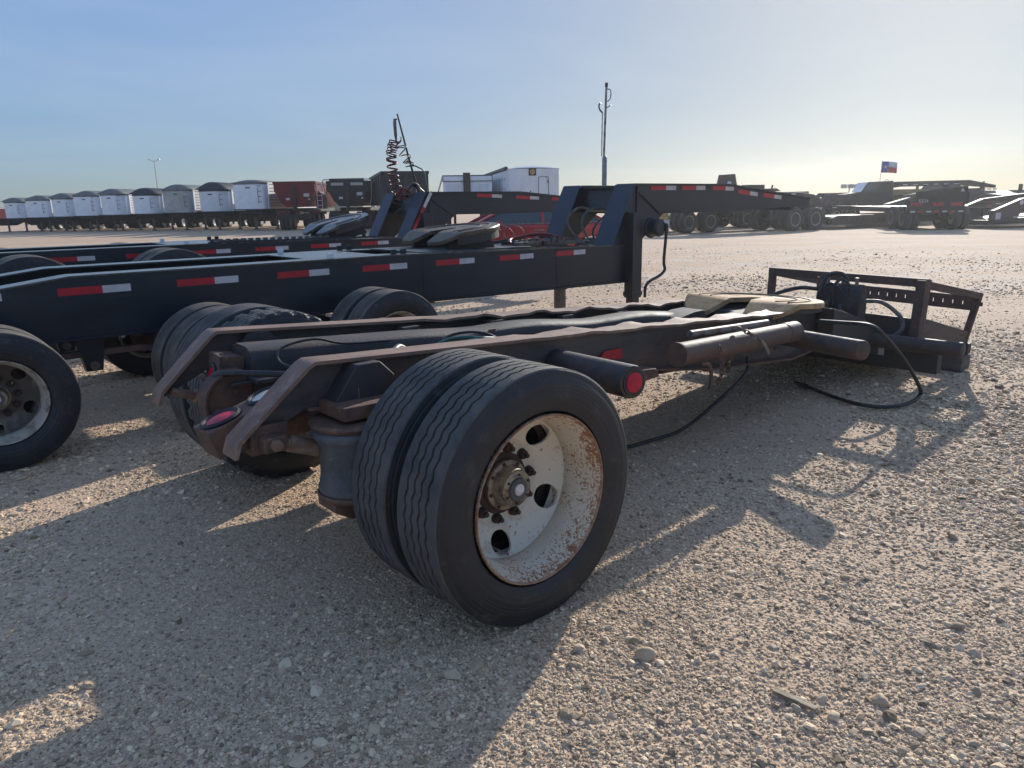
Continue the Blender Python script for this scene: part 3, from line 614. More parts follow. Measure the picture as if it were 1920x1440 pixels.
# suspension
MB().tube([L(0, -1.08, .445), L(0, 1.08, .445)], .062, 20).build('axle', M['rust_black'], DOLLY)
def suspension(sg):
    h = MB().prism([(-.40, .73), (-.18, .725), (-.14, .80), (-.20, .86), (-.30, .86)], -sg * .432, -sg * .56).build('hanger', M['rust_black'], DOLLY, bevel=.004)
    MB().prism([(-.42, .685), (-.12, .675), (-.12, .73), (-.42, .735)], -sg * .435, -sg * .66).build('hanger_foot', M['rust'], DOLLY, bevel=.004)
    c = L(-.34, sg * .565, 0)
    MB().lathe([(.0, .672), (.150, .672), (.158, .660), (.150, .648), (.0, .648)], c=c, n=40, axis='z').build('bag_plate', M['rust'], DOLLY)
    ab = MB().lathe([(.12, .650), (.150, .640), (.155, .622), (.138, .600), (.128, .58), (.127, .48), (.131, .44), (.140, .415), (.136, .40), (.10, .392)], c=c, n=48, axis='z').build('air_bag', M['airbag'], DOLLY, angle=60)
    MB().lathe([(.0, .398), (.142, .398), (.146, .388), (.142, .378), (.0, .378)], c=c, n=40, axis='z').build('bag_base', M['rust'], DOLLY)
    MB().prism([(-.47, .345), (-.47, .378), (.10, .40), (.85, .50), (.85, .42), (.1, .30), (-.30, .29), (-.40, .30)], -sg * .50, -sg * .63).build('trailing_arm', M['rust'], DOLLY, bevel=.006)
    MB().prism([(.72, .60), (.98, .58), (.90, .40), (.80, .40)], -sg * .47, -sg * .66).build('arm_hanger', M['rust'], DOLLY, bevel=.006)
    MB().tube([L(.86, sg * .45, .46), L(.86, sg * .68, .46)], .035, 14).build('arm_bolt', M['steel_rust'], DOLLY)
    MB().tube([L(-.66, sg * .47, .64), L(-.56, sg * .48, .60), L(-.555, sg * .48, .598), L(-.30, sg * .50, .50), L(-.05, sg * .5, .42)], [.020, .020, .032, .032, .03], 16).build('shock_absorber', M['rust_light'], DOLLY)
    if sg < 0: return
    MB().span(L(-.70, sg * .432, .585), L(-.56, sg * .50, .69)).build('shock_bracket', M['rust'], DOLLY, bevel=.005)
    MB().span(L(-.675, sg * .50, .60), L(-.595, sg * .555, .655)).build('shock_mount', M['rust'], DOLLY, bevel=.006)
    MB().lathe([(.022, .555), (.022, .572), (.0, .574)], c=(-.635, 0, .628), n=6, sign=-sg).build('mount_bolt', M['rust_light'], DOLLY)
    MB().tube([L(-.30, sg * .55, .735), L(-.30, sg * .55, .775)], [.011, .011], 6).build('stud', M['steel_rust'], DOLLY)
suspension(1); suspension(-1)
for sg in (1, -1): MB().tube([L(.02, sg * .55, .50), L(.04, sg * .55, .50), L(.26, sg * .56, .52), L(.28, sg * .56, .52)], [.07, .095, .095, .07], 20).build('sun_block_chamber', M['rust_black'], DOLLY)  # unseen cylinders added to block sun between rail and inner tyre
MB().lathe([(.0, .12), (.205, .12), (.21, .10), (.21, -.07), (.195, -.09), (.0, -.09)], c=L(0, .80, .445), n=40).build('brake_drum', M['hub_rust'], DOLLY)
MB().lathe([(.0, .12), (.205, .12), (.21, .10), (.21, -.07), (.195, -.09), (.0, -.09)], c=L(0, -.80, .445), n=40, sign=1).build('brake_drum', M['hub_rust'], DOLLY)
# wheels: near pair with zigzag ribs, far inner with open shoulder lugs
wm = (M['rim'], M['rim_disc'], M['rubber'])
w1 = wheel(DOLLY, .455, .255, .2985, L(0, 1.124, .445), False, wm, N=288, grooves=4, zig=48)
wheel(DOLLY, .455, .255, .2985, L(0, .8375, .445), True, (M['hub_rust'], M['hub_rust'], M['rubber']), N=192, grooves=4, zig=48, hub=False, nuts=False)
wheel(DOLLY, .455, .255, .2985, L(0, -.8375, .445), False, wm, N=192, grooves=4, zig=32, lug=True, hub=False, nuts=False)
wheel(DOLLY, .455, .255, .2985, L(0, -1.124, .445), True, wm, N=192, grooves=4, zig=48)
MB().tube([L(-.10, 1.01, .24), L(-.06, 1.07, .215), L(-.045, 1.10, .205)], .0045, 8).build('valve_stem', M['steel'], DOLLY)
# marker light pipes
def light_pipe(u0, s0, z0, u1, s1, z1, r, m, lens=None):
    p = MB(); a, b_ = Vector(L(u0, s0, z0)), Vector(L(u1, s1, z1)); d = (b_ - a).normalized()
    p.tube([a, b_ - d * .012, b_ - d * .003, b_], [r, r, r * .97, r * .88], 28); o = p.build('light_pipe', m, DOLLY, angle=50)
    if lens:
        MB().tube([b_ - d * .004, b_ + d * .005], [r * .82, r * .80], 28).build('grommet', M['hose'], o)
        MB().tube([b_ - d * .004, b_ + d * .008, b_ + d * .012], [r * .62, r * .60, r * .4], 28).build('lens', lens, o)
    return o
light_pipe(.86, .40, .665, .76, 1.0, .685, .073, M['pipe'], M['red_lens'])
light_pipe(2.98, .45, .53, 2.74, 1.12, .55, .060, M['pipe'])
light_pipe(4.27, -.9, .33, 4.25, 1.20, .345, .056, M['pipe'])
light_pipe(.86, -.40, .665, .76, -1.0, .685, .073, M['rust_black'], M['red_lens'])
light_pipe(2.98, -.45, .53, 2.74, -1.12, .55, .060, M['pipe'])
MB().prism([(.60, .50), (.95, .52), (1.25, .60), (1.25, .63), (.95, .58), (.60, .56)], -.55, -.45).build('pipe_bracket', M['rust'], DOLLY, bevel=.005)
MB().prism([(1.15, .52), (1.45, .53), (1.42, .58), (1.15, .60)], -.62, -.46).build('pipe_bracket', M['rust'], DOLLY, bevel=.005)
# red reflector patch and tape
MB().prism([(1.165, .640), (1.205, .676), (1.34, .676), (1.345, .620), (1.165, .634)], -.444, -.450).build('reflector', M['red_tape'], DOLLY)
# stowed tube along the rail, with cap, thin pipe, chains and clip
t = MB().tube([L(1.56, .655, .637), L(2.80, .655, .604)], .062, 28).build('storage_tube', M['tube'], DOLLY, angle=50)
tag(t, 'brown steel tube with a capped end clamped along the rail')
MB().tube([L(1.545, .655, .6374), L(1.56, .655, .637)], .066, 28).build('tube_cap', M['rust'], t)
MB().tube([L(1.80, .555, .700), L(2.62, .56, .667)], .024, 14).build('thin_pipe', M['steel_rust'], DOLLY)
MB().tube([L(2.66, .655, .608), L(2.80, .655, .604)], .065, 28).build('clamp', M['tube'], t)
link_chain(samp([L(1.80, 0.745, .66), L(1.82, 0.750, .60), L(1.815, 0.760, .50), L(1.80, 0.740, .44)], .026)).build('chain', M['rust'], DOLLY)
MB().tube(curve([L(1.68, 0.720, .575), L(1.72, 0.740, .57), L(1.755, 0.735, .50), L(1.77, 0.720, .42)]), .010, 8).build('hook', M['rust'], DOLLY)
link_chain(samp([L(2.10, 0.660, .715), L(2.13, 0.720, .69), L(2.17, 0.750, .655)], .024)).build('chain', M['steel_rust'], DOLLY)
cl = [L(2.17, 0.760, .66), L(2.24, 0.765, .60), L(2.28, 0.765, .555), L(2.295, 0.765, .545), L(2.29, 0.765, .565), L(2.22, 0.765, .63)]
MB().tube(curve(cl + [cl[0]]), .0065, 8).build('clip', M['steel'], DOLLY)
link_chain(samp([L(2.05, 0.660, .56), L(2.12, 0.610, .44), L(2.22, 0.560, .50)], .026)).build('chain', M['rust'], DOLLY)
# fifth wheel
FW = fifth_wheel(DOLLY, L(3.30, .06, .722), .49, -R_(3.5), .45, M['grease'], skirt=.04, pedestal=0)
for sg in (1, -1):
    MB().prism([(2.62, .47), (2.62, .63), (2.80, .655), (3.60, .66), (3.60, .40)], sg * .10, sg * .30).build('plate_support', M['web'], DOLLY)
MB().span((3.0, -.42, .42), (3.66, .42, .655)).build('plate_box', M['rust_black'], DOLLY)
# front drop neck going down to the ground
for sg in (1, -1):
    MB().prism([(3.55, .66), (3.72, .62), (4.3, .45), (5.15, .19), (5.15, .08), (4.4, .20), (3.55, .36)], -sg * .56, -sg * .44).build('neck_rail', M['rust_black'], DOLLY, bevel=.006)
MB().prism([(3.66, .60), (4.0, .46), (5.12, .16), (5.12, .13), (4.0, .42), (3.66, .50)], -.55, .55).build('neck_deck', M['rust_black'], DOLLY)
bol = MB().span(L(4.38, -.9, .11), L(4.47, 1.0, .285)).build('front_bolster', M['rust_black'], DOLLY, bevel=.006)
for s0_, s1_, m in ((.43, .52, 'red_tape'), (.52, .605, 'white_tape')): MB().span(L(4.3775, s0_, .205), L(4.3795, s1_, .265)).build('reflective_tape', M[m], DOLLY)
for s_ in (.35, .80): MB().span(L(4.47, s_ - .03, .15), L(5.34, s_ + .03, .23)).build('basket_beam', M['rust_black'], DOLLY)
MB().box(L(5.22, .82, .06), (.20, .26, .12)).build('support_foot', M['timber'], DOLLY, bevel=.01)
MB().box(L(5.17, -.60, .055), (.17, .30, .11)).build('support_foot', M['timber'], DOLLY, bevel=.01)
MB().beam(L(5.36, -.6, .17), L(5.36, .92, .16), .08, .09).build('front_beam', M['rust_black'], DOLLY, bevel=.006)
# basket guard
def gb(p, q, w, h, nm='guard_rail', m='rust_dark', up=(0, 0, 1)): return MB().beam(L(*p), L(*q), w, h, up).build(nm, M[m], DOLLY, bevel=.004)
gb((4.45, -.46, .805), (4.45, .85, .785), .05, .065); gb((4.45, .82, .775), (5.40, .93, .605), .05, .055); gb((4.45, -.43, .80), (5.40, -.39, .63), .05, .055)
gb((4.45, -.43, .83), (4.45, -.44, .30), .05, .06, 'guard_post', up=(1, 0, 0)); gb((5.40, .93, .63), (5.38, .85, .14), .05, .045, 'guard_post', up=(1, 0, 0)); gb((5.40, -.39, .66), (5.40, -.39, .15), .05, .05, 'guard_post', up=(1, 0, 0))
gb((4.45, .815, .81), (4.45, .80, .30), .07, .12, 'guard_post', up=(1, 0, 0))
# perforated front rail
pf = MB(); s0, s1 = -.39, .93; nh = 17; z_a, z_b = .64, .60
for k, (za, zb) in enumerate(((0, -.045), (-.075, -.12))):
    pf.prism([(0, 0)] * 0 or [(5.02, 0), (5.04, 0), (5.04, 1), (5.02, 1)], 0, 0) if False else None
    a, c = z_a + za, z_a + zb; a2, c2 = z_b + za, z_b + zb
    pf.add([L(5.385, s0, a), L(5.385, s1, a2), L(5.385, s1, c2), L(5.385, s0, c), L(5.40, s0, a), L(5.40, s1, a2), L(5.40, s1, c2), L(5.40, s0, c)], [(0, 1, 2, 3), (7, 6, 5, 4), (0, 4, 5, 1), (3, 2, 6, 7), (0, 3, 7, 4), (1, 5, 6, 2)])
for i in range(nh + 1):
    f = i / nh; s_ = s0 + (s1 - s0) * f; z_ = z_a + (z_b - z_a) * f; pf.box(L(5.3925, s_, z_ - .06), (.014, (s1 - s0) / nh * .86, .034))
pf.build('perforated_rail', M['rust_dark'], DOLLY)
QF = [(0, 1, 2, 3), (7, 6, 5, 4), (0, 4, 5, 1), (3, 2, 6, 7), (0, 3, 7, 4), (1, 5, 6, 2)]
MB().add([L(4.46, -.41, .53), L(4.46, .77, .505), L(4.46, .77, .25), L(4.46, -.41, .25), L(4.475, -.41, .53), L(4.475, .77, .505), L(4.475, .77, .25), L(4.475, -.41, .25)], QF).build('guard_panel', M['rust_black'], DOLLY)
MB().add([L(4.46, .83, .515), L(5.38, .88, .30), L(5.36, .86, .165), L(4.46, .82, .33), L(4.46, .845, .515), L(5.38, .895, .30), L(5.36, .875, .165), L(4.46, .835, .33)], QF).build('guard_panel', M['web'], DOLLY)
# valve box with hoses in front of the fifth wheel
vb = MB().prism([(4.22, .34), (4.24, .72), (4.30, .76), (4.36, .70), (4.38, .34)], -.44, -.10).build('valve_box', M['rust_black'], DOLLY, bevel=.006)
for ys, ln in ((-.15, .06), (-.27, .08), (-.38, .05)):
    MB().tube([(4.29, ys, .72), (4.29, ys, .76 + ln)], .014, 10).build('fitting', M['steel_rust'], vb)
MB().tube([(4.24, -.36, .62), (4.19, -.36, .62)], .04, 16).build('valve_cap', M['rust_black'], vb)
MB().tube([(4.24, -.20, .60), (4.19, -.20, .60)], .03, 16).build('valve_cap', M['steel_rust'], vb)
def hose(pts, r, m='hose', n=8, nm='hose', parent=None): return MB().tube(curve([L(*p) for p in pts], n), r, 10).build(nm, M[m], parent or DOLLY, angle=70)
hose([(4.20, .14, .50), (4.18, .13, .66), (4.20, .17, .81), (4.24, .25, .845), (4.26, .31, .80), (4.24, .33, .68)], .017)
hose([(4.20, .22, .56), (4.18, .24, .72), (4.22, .29, .80), (4.24, .36, .72), (4.22, .38, .56)], .013)
hose([(4.19, .08, .54), (4.17, .14, .58), (4.17, .22, .60)], .012, 'hose_grey')
hose([(4.19, .30, .60), (4.15, .36, .50), (4.17, .30, .40), (4.19, .24, .36)], .014)
hose([(4.28, .10, .70), (4.24, .20, .76), (4.22, .30, .70), (4.20, .40, .58)], .010)
hose([(4.28, .10, .70), (4.18, -.04, .71), (4.05, -.18, .66), (3.85, -.3, .58)], .016)
hose([(4.30, .44, .63), (4.34, .57, .625), (4.38, .70, .52), (4.36, .72, .42), (4.32, .62, .34), (4.28, .52, .32)], .016, 'hose_grey')
MB().tube([L(4.28, .07, .70), L(4.28, .07, .80)], .010, 8).build('lever', M['rust'], DOLLY)
# long black air hose lying on the gravel
hose([(3.30, .55, .60), (3.32, .72, .605), (3.35, .90, .60), (3.42, .98, .52), (3.62, 1.05, .33), (3.86, 1.07, .12), (3.92, 1.06, .05), (3.74, 1.06, .025), (3.52, .98, .022), (3.48, .80, .02), (3.56, .58, .02), (3.68, .36, .02), (3.72, .26, .022)], .0135)
MB().tube([L(3.69, .33, .022), L(3.715, .27, .024), L(3.76, .20, .024)], [.022, .020, .010], 10).build('hose_end', M['hose'], DOLLY)
# electric cable sagging below the rail
hose([(2.62, .44, .43), (2.50, .50, .35), (2.25, .46, .20), (2.05, .36, .05), (1.82, .30, .018), (1.55, .26, .02), (1.20, .20, .10), (.9, .15, .3)], .011, 'hose', 10, 'cable')
# wiring at the tail
hose([(-.55, -.30, .70), (-.52, -.18, .745), (-.36, .0, .745), (-.22, .12, .735)], .014)
hose([(-.22, .02, .735), (-.30, -.10, .77), (-.26, -.17, .82), (-.10, -.17, .84), (.05, -.165, .80), (.3, -.165, .78)], .006)
MB().box(L(-.20, .06, .735), (.09, .045, .04), Matrix.Rotation(.4, 3, 'Z')).build('connector', M['clear_lens'], DOLLY, bevel=.006)
MB().tube([L(-.15, .06, .74), L(-.08, .03, .745)], .016, 12).build('connector_cap', M['steel'], DOLLY)
hose([(.15, .25, .72), (.10, .18, .78), (.18, .10, .80), (.26, .06, .76)], .014, 'hose_grey')
hose([(.25, .10, .72), (.45, .12, .80), (.62, .20, .79), (.75, .27, .72)], .008, 'hose_green')
hose([(.35, .14, .72), (.50, .05, .80), (.68, .12, .80), (.80, .22, .70)], .007, 'hose')
hose([(.20, .05, .72), (.50, .18, .79), (.70, .16, .78), (.9, .10, .70)], .006, 'hose_green')
hose([(-.30, .44, .55), (-.38, .46, .585), (-.46, .46, .575)], .005, 'hose_grey')

# ================================================================ the two black tandem jeep trailers behind
def i_rail(th, sg, face, top, bot, m_top, m_web):
    """plate girder: web polygon, top flange, bottom flange"""
    r = MB().prism(top + bot[::-1], -sg * (face - .016), -sg * face).build('rail', m_web, th)
    t = MB()
    for a, b_ in zip(top, top[1:]): t.beam(L(a[0], sg * (face - .09), a[1] + .006), L(b_[0], sg * (face - .09), b_[1] + .006), .20, .012)
    t.build('top_flange', m_top, r)
    t = MB()
    for a, b_ in zip(bot, bot[1:]): t.beam(L(a[0], sg * (face - .08), a[1] - .008), L(b_[0], sg * (face - .08), b_[1] - .008), .22, .016)
    t.build('bottom_flange', M['black'], r)
    for u in (.95, 2.2, 3.3, 4.95): MB().span(L(u - .005, sg * (face - .09), .60), L(u + .005, sg * (face - .018), .97)).build('stiffener', M['black'], r)
    return r
def tape(th, u, s, z, ln=.44, h=.05, dz=0, rot=0):
    a = Vector((math.cos(rot), math.sin(rot)))
    for f0, f1, m in ((0, .6, 'red_tape'), (.6, 1, 'white_tape')):
        p, q = (u + a.x * ln * f0, z + a.y * ln * f0), (u + a.x * ln * f1, z + a.y * ln * f1); n_ = (-a.y * h, a.x * h)
        MB().prism([p, q, (q[0] + n_[0], q[1] + n_[1]), (p[0] + n_[0], p[1] + n_[1])], -s, -s - .0025).build('reflective_tape', M[m], th)
def jeep(name_label, loc, R, Wd, rim, axles, tape_us, fw, neck_u, neck_top, neck_end, mats, neck_mat, lay, rear_u=-1.7):
    th = tag(empty('jeep_trailer', loc, R_(40)), name_label, 'trailer')
    F_ = .55
    top = [(rear_u, .84), (-.25, .90), (.16, .95), (.55, 1.0), (3.0, 1.0), (5.5, .955), (neck_u + .35, .93)]
    bot = [(rear_u, .66), (.2, .605), (3.4, .585), (neck_u + .35, .545)]
    for sg in (1, -1):
        i_rail(th, sg, F_, top, bot, lay['flange'], M['black'])
        # neck: slanted plate, webs, beam
        b0, t0 = (neck_u, .945), (neck_u + .36, neck_top)
        MB().beam(L(b0[0], sg * .425, b0[1] + .0), L(t0[0], sg * .425, t0[1]), .29, .02, up=(-1, 0, 1)).build('neck_plate', neck_mat, th, bevel=.004)
        e = neck_end; br = (neck_u + 2.2, neck_top - .0)
        web = [(neck_u + .02, .93), (t0[0] + .02, neck_top - .012), br, (e[0], e[1]), (e[0], e[1] - .09), (br[0], neck_top - .33), (neck_u + .92, neck_top - .32), (neck_u + .45, .93)]
        w = MB().prism(web, -sg * .52, -sg * .535).build('neck_web', M['black'], th)
        tf = MB()
        for a, c in zip([t0, br], [br, e]): tf.beam(L(a[0], sg * .43, a[1]), L(c[0], sg * .43, c[1]), .27, .018)
        tf.build('neck_flange', M['black'], w)
        bf = MB()
        for a, c in zip([(neck_u + .92, neck_top - .32), (br[0], neck_top - .33)], [(br[0], neck_top - .33), (e[0], e[1] - .09)]): bf.beam(L(a[0], sg * .46, a[1]), L(c[0], sg * .46, c[1]), .2, .016)
        bf.build('neck_flange', M['black'], w)
        MB().beam(L(t0[0] + .05, sg * .55, neck_top - .06), L(t0[0] + .50, sg * .55, neck_top - .34), .012, .018, up=(0, 0, 1)).build('weld_strip', M['black'], w)
        MB().span(L(neck_u + .42, sg * .538, neck_top - .30), L(neck_u + .44, sg * .552, neck_top - .03)).build('stiffener', M['black'], w)
        # landing leg
        lg = MB().box(L(neck_u + .32, sg * .60, .83), (.16, .12, .95)).build('landing_leg', M['black'], th, bevel=.005)
        MB().box(L(neck_u + .32, sg * .60, .29), (.12, .095, .50)).build('inner_tube', M['leg'] if sg < 0 else M['black'], lg, bevel=.004)
        MB().box(L(neck_u + .32, sg * .60, .025), (.26, .26, .03)).build('sand_shoe', M['black'], lg, bevel=.004)
        MB().box(L(neck_u + .32, sg * .60, .40), (.18, .135, .05)).build('collar', M['black'], lg, bevel=.004)
    # cross members
    for u in (-1.2, .62, 1.95, 3.2, 5.3): MB().span((u - .06, -.53, .66), (u + .06, .53, .90)).build('cross_member', M['black'], th)
    MB().prism([(neck_u + .36, neck_top - .01), (neck_u + .95, neck_top - .01), (neck_u + .95, neck_top - .03), (neck_u + .36, neck_top - .03)], -.52, .52).build('neck_top_plate', M['black'], th)
    MB().prism([(neck_u + .42, neck_top - .03), (neck_u + .44, neck_top - .03), (neck_u + .40, neck_top - .30), (neck_u + .37, neck_top - .28)], -.52, .52).build('neck_bulkhead', M['black'], th)
    for u in (7.3, neck_end[0] - .4): MB().span((u - .05, -.5, neck_top - .34), (u + .05, .5, neck_top - .20)).build('cross_member', M['black'], th)
    MB().prism([(2.28, 1.013), (2.95, 1.013), (2.95, .998), (2.28, .998)], -.46, .46).build('deck_plate', lay['flange'], th, bevel=.003)
    MB().prism([(3.35, 1.014), (4.7, 1.0), (4.7, .985), (3.35, .998)], -.46, .46).build('deck_plate', M['deck_worn'], th, bevel=.003)
    for u in (2.45, 3.05, 3.15, 4.85):
        for sg in (1, -1): MB().box(L(u, sg * .50, 1.03), (.05, .02, .045)).build('lug', M['white_paint'] if u < 3 else M['black'], th)
    # axles and wheels
    for u in axles:
        MB().tube([L(u, -1.1, R), L(u, 1.1, R)], .06, 16).build('axle', M['black'], th)
        duals(th, u, 1.175, R, Wd, rim, Wd + .03, mats, N=96, grooves=4)
        for sg in (1, -1):
            MB().prism([(u - .12, .62), (u + .12, .62), (u + .05, R - .05), (u - .05, R - .05)], -sg * .40, -sg * .52).build('axle_seat', M['black'], th)
            MB().lathe([(.0, .12), (.155, .12), (.16, -.07), (.0, -.09)], c=L(u, sg * .86, R - .01), n=28, sign=-sg).build('brake_drum', M['hub_rust'], th)
    for u in (.62, 1.92):
        for sg in (1, -1):
            MB().prism([(u - .09, .62), (u + .09, .62), (u + .05, .36), (u - .05, .36)], -sg * .44, -sg * .54).build('spring_hanger', M['black'], th)
            MB().tube([L(u, sg * .42, .40), L(u, sg * .56, .40)], .03, 12).build('hanger_pin', M['steel_rust'], th)
            MB().prism([(u - .55, .44), (u - .3, .50), (u + .3, .50), (u + .55, .44), (u + .55, .41), (u + .3, .46), (u - .3, .46), (u - .55, .41)], -sg * .46, -sg * .53).build('leaf_spring', M['rust'], th)
    for u in (3.32, 4.97): MB().span(L(u - .006, F_ - .001, .59), L(u + .006, F_ + .004, .975)).build('weld_seam', M['black'], th)
    for u in tape_us: tape(th, u, F_ + .001, (.885 if u < 5 else .872))
    fifth_wheel(th, L(fw[0], 0, fw[1]), .50, fw[2], .32, lay['fw'], skirt=.09, pedestal=.24)
    return th
JM = (M['rim_old'], M['rim_dark'], M['rubber']); O2 = Vector((-3.6753, 4.9401, 0))
n2 = Vector((math.cos(R_(50)), -math.sin(R_(50)), 0))
J2 = jeep('black tandem jeep trailer with red and white tape, directly behind the rusty dolly', O2, .40, .235, .24, (0, 1.31, 2.61),
          [.47 + .747 * k for k in range(-1, 7)], (4.02, 1.19, R_(6)), 5.80, 1.61, (10.05, 1.42), JM, M['black_blue'], dict(flange=M['flange'], fw=M['grease_dark']))
for k, (u, z, r_) in enumerate(((6.47, 1.545, 0), (7.05, 1.545, 0), (7.66, 1.545, R_(-1.5)), (8.22, 1.50, R_(-5)), (8.82, 1.455, R_(-5)))): tape(J2, u, .536, z, .46, .05, rot=r_)
# crank and gearbox
gbx = MB().lathe([(.0, .79), (.08, .79), (.10, .77), (.10, .665), (.115, .66), (.115, .63), (.0, .62)], c=(6.36, 0, 1.13), n=20).build('leg_gearbox', M['black'], J2, bevel=.004)
MB().tube(curve([L(6.42, .78, 1.17), L(6.45, .80, 1.15), L(6.44, .80, 1.05), L(6.44, .78, .76), L(6.46, .78, .66), L(6.38, .78, .60), L(6.20, .78, .545), L(6.13, .78, .49), L(6.12, .78, .37)], 6), .017, 10).build('crank_handle', M['black'], J2)
# telescoping mast on the neck
mst = MB().tube([L(6.27, 0, 1.60), L(6.27, 0, 1.92), L(6.27, 0, 1.935), L(6.27, 0, 1.945)], [.028, .028, .022, .016], 18).build('mast', M['steel'], J2)
MB().tube([L(6.27, -.012, 1.93), L(6.285, 0, 2.72)], .013, 12).build('mast_pole', M['steel'], mst)
MB().tube([L(6.285, 0, 2.70), L(6.286, 0, 2.745)], .018, 12).build('mast_cap', M['hose'], mst)
MB().tube([L(6.24, -.02, 1.94), L(6.245, -.02, 2.42)], .006, 8).build('guide_rod', M['steel'], mst)
MB().tube(curve([L(6.245, -.02, 2.42), L(6.23, -.05, 2.46), L(6.24, -.07, 2.51), L(6.25, -.05, 2.53)]), .009, 8).build('hook', M['black'], mst)
MB().tube(curve([L(6.285, .01, 2.68), L(6.30, .05, 2.66), L(6.30, .05, 2.58), L(6.285, .02, 2.54)]), .006, 8).build('grip', M['hose_grey'], mst)
MB().tube([L(6.28, .0, 2.47), L(6.30, .06, 2.50)], .006, 8).build('peg', M['steel'], mst)
def jh(pts, r, m): return hose(pts, r, m, 8, 'hose', J2)
jh([(6.20, -.10, 1.33), (6.00, -.16, 1.36), (5.86, -.20, 1.22), (5.90, -.12, 1.05), (5.96, .02, .96), (6.0, .10, .90)], .014, 'hose_grey')
jh([(6.22, .02, 1.36), (6.04, -.02, 1.34), (5.94, -.04, 1.20), (5.95, .04, 1.02), (6.0, .12, .92)], .012, 'hose_green')
jh([(6.24, .26, 1.34), (6.08, .18, 1.26), (5.98, .10, 1.10), (6.0, .14, .95)], .012, 'hose')
jh([(4.55, .30, 1.03), (4.75, .10, 1.06), (5.05, .18, 1.10), (5.30, .25, 1.06), (5.45, .30, .99)], .016, 'hose_red')
jh([(4.60, .10, 1.02), (4.85, .34, 1.05), (5.15, .08, 1.07), (5.5, .22, 1.02), (5.7, .30, .99)], .018, 'hose')
jh([(4.65, -.10, 1.02), (4.9, .05, 1.06), (5.2, -.05, 1.08), (5.6, .12, 1.02)], .018, 'hose')
for x0, y0 in ((4.62, .28), (4.78, .30), (4.95, .30)): jh([(x0, -y0, 1.01), (x0 + .05, -y0 + .02, 1.18), (x0 + .22, -y0 + .05, 1.16), (x0 + .30, -y0 + .1, 1.02)], .004, 'hose_grey')
link_chain(samp([L(4.55, .38, 1.03), L(4.8, .33, 1.04), L(5.05, .40, 1.04), L(5.3, .34, 1.02)], .05), .045, .009).build('chain', M['steel_rust'], J2)
MB().beam(L(4.45, .47, 1.03), L(5.45, .47, 1.012), .035, .03).build('rope_rail', M['deck_worn'], J2)
MB().tube(curve([L(4.95, .50, 1.02), L(4.95, .50, 1.07), L(4.99, .50, 1.085), L(5.03, .50, 1.07), L(5.03, .50, 1.02)]), .008, 8).build('handle', M['black'], J2)

O3 = O2 + n2 * -3.75
J3 = jeep('black tandem jeep trailer with coiled air lines on a post, farthest of the black pair', O3, .505, .27, .2985, (-.75, .72, 2.10),
          [1.0 + .755 * k for k in range(-2, 6)], (4.66, 1.215, R_(13)), 5.52, 1.60, (10.2, 1.40), JM, M['black_blue'], dict(flange=M['flange'], fw=M['grease_black']), rear_u=-2.0)
for k, u in enumerate((6.85, 7.65, 8.45, 9.1)): tape(J3, u, .536, 1.53 - k * .035, .50, .05, rot=R_(-2.5))
tape(J3, 5.66, .572, 1.06, .62, .05, rot=R_(58))
rk = MB().beam(L(2.7, .53, 1.02), L(4.3, .53, 1.005), .03, .02).build('rack_bar', M['black'], J3)
for k in range(17): MB().box(L(2.75 + k * .095, .53, 1.045 - k * .0009), (.05, .03, .03)).build('rack_tooth', M['deck_worn'], rk)
# hose tender post with coiled lines
pst = MB().tube([L(6.14, 0, 1.55), L(5.98, 0, 2.1), L(5.81, 0, 2.74)], [.020, .016, .012], 10).build('tender_post', M['black'], J3)
MB().tube([L(5.80, 0, 2.66), L(5.765, 0, 2.66), L(5.76, 0, 2.60), L(5.765, 0, 2.44), L(5.77, 0, 2.32)], [.012, .022, .026, .024, .010], 10).build('spring_hanger', M['hose_grey'], J3)
def coil(axis, turns, r, n=16):
    ax = curve(axis, 20); out = []; m = int(turns * n)
    for i in range(m + 1):
        f = i / m * (len(ax) - 1); k = min(int(f), len(ax) - 2); p = ax[k].lerp(ax[k + 1], f - k); t = (ax[k + 1] - ax[k]).normalized(); a = t.cross(Vector((0, 1, .1))).normalized(); c = t.cross(a)
        th_ = 2 * PI * i / n; out.append(p + (a * math.cos(th_) + c * math.sin(th_)) * r)
    return out
def cw(ax, turns, r, tr, m): return MB().tube(coil([L(*p) for p in ax], turns, r), tr, 6).build('coiled_hose', M[m], J3, angle=80)
cw([(5.74, .02, 2.36), (5.68, .0, 2.2), (5.68, 0, 1.95), (5.70, .02, 1.72), (5.80, .08, 1.50)], 10, .076, .010, 'hose_red')
cw([(5.74, -.02, 2.34), (5.69, -.02, 2.15), (5.69, -.02, 1.9), (5.71, 0, 1.68), (5.75, .05, 1.25)], 11, .072, .010, 'hose')
cw([(5.79, .0, 2.38), (5.87, .02, 2.22), (5.95, .04, 2.05), (5.97, .04, 1.98)], 4, .065, .008, 'hose_green')
cw([(5.78, .02, 2.36), (5.85, .04, 2.18), (5.93, .05, 2.03)], 3, .06, .008, 'hose_red')
hose([(5.97, .04, 2.02), (6.08, .08, 1.98), (6.18, .1, 1.90), (6.22, .1, 1.6)], .010, 'hose_green', 8, 'hose', J3)
hose([(5.70, .02, 1.55), (5.82, .05, 1.66), (5.95, .06, 1.58), (6.05, .06, 1.42)], .022, 'hose_red', 8, 'hose', J3)
hose([(5.85, .05, 1.60), (5.95, .08, 1.74), (6.08, .08, 1.70), (6.1, .1, 1.5)], .014, 'hose_grey', 8, 'hose', J3)
hose([(5.9, -.05, 1.55), (6.05, -.05, 1.72), (6.2, -.05, 1.64), (6.3, -.1, 1.58)], .03, 'hose', 8, 'hose', J3)

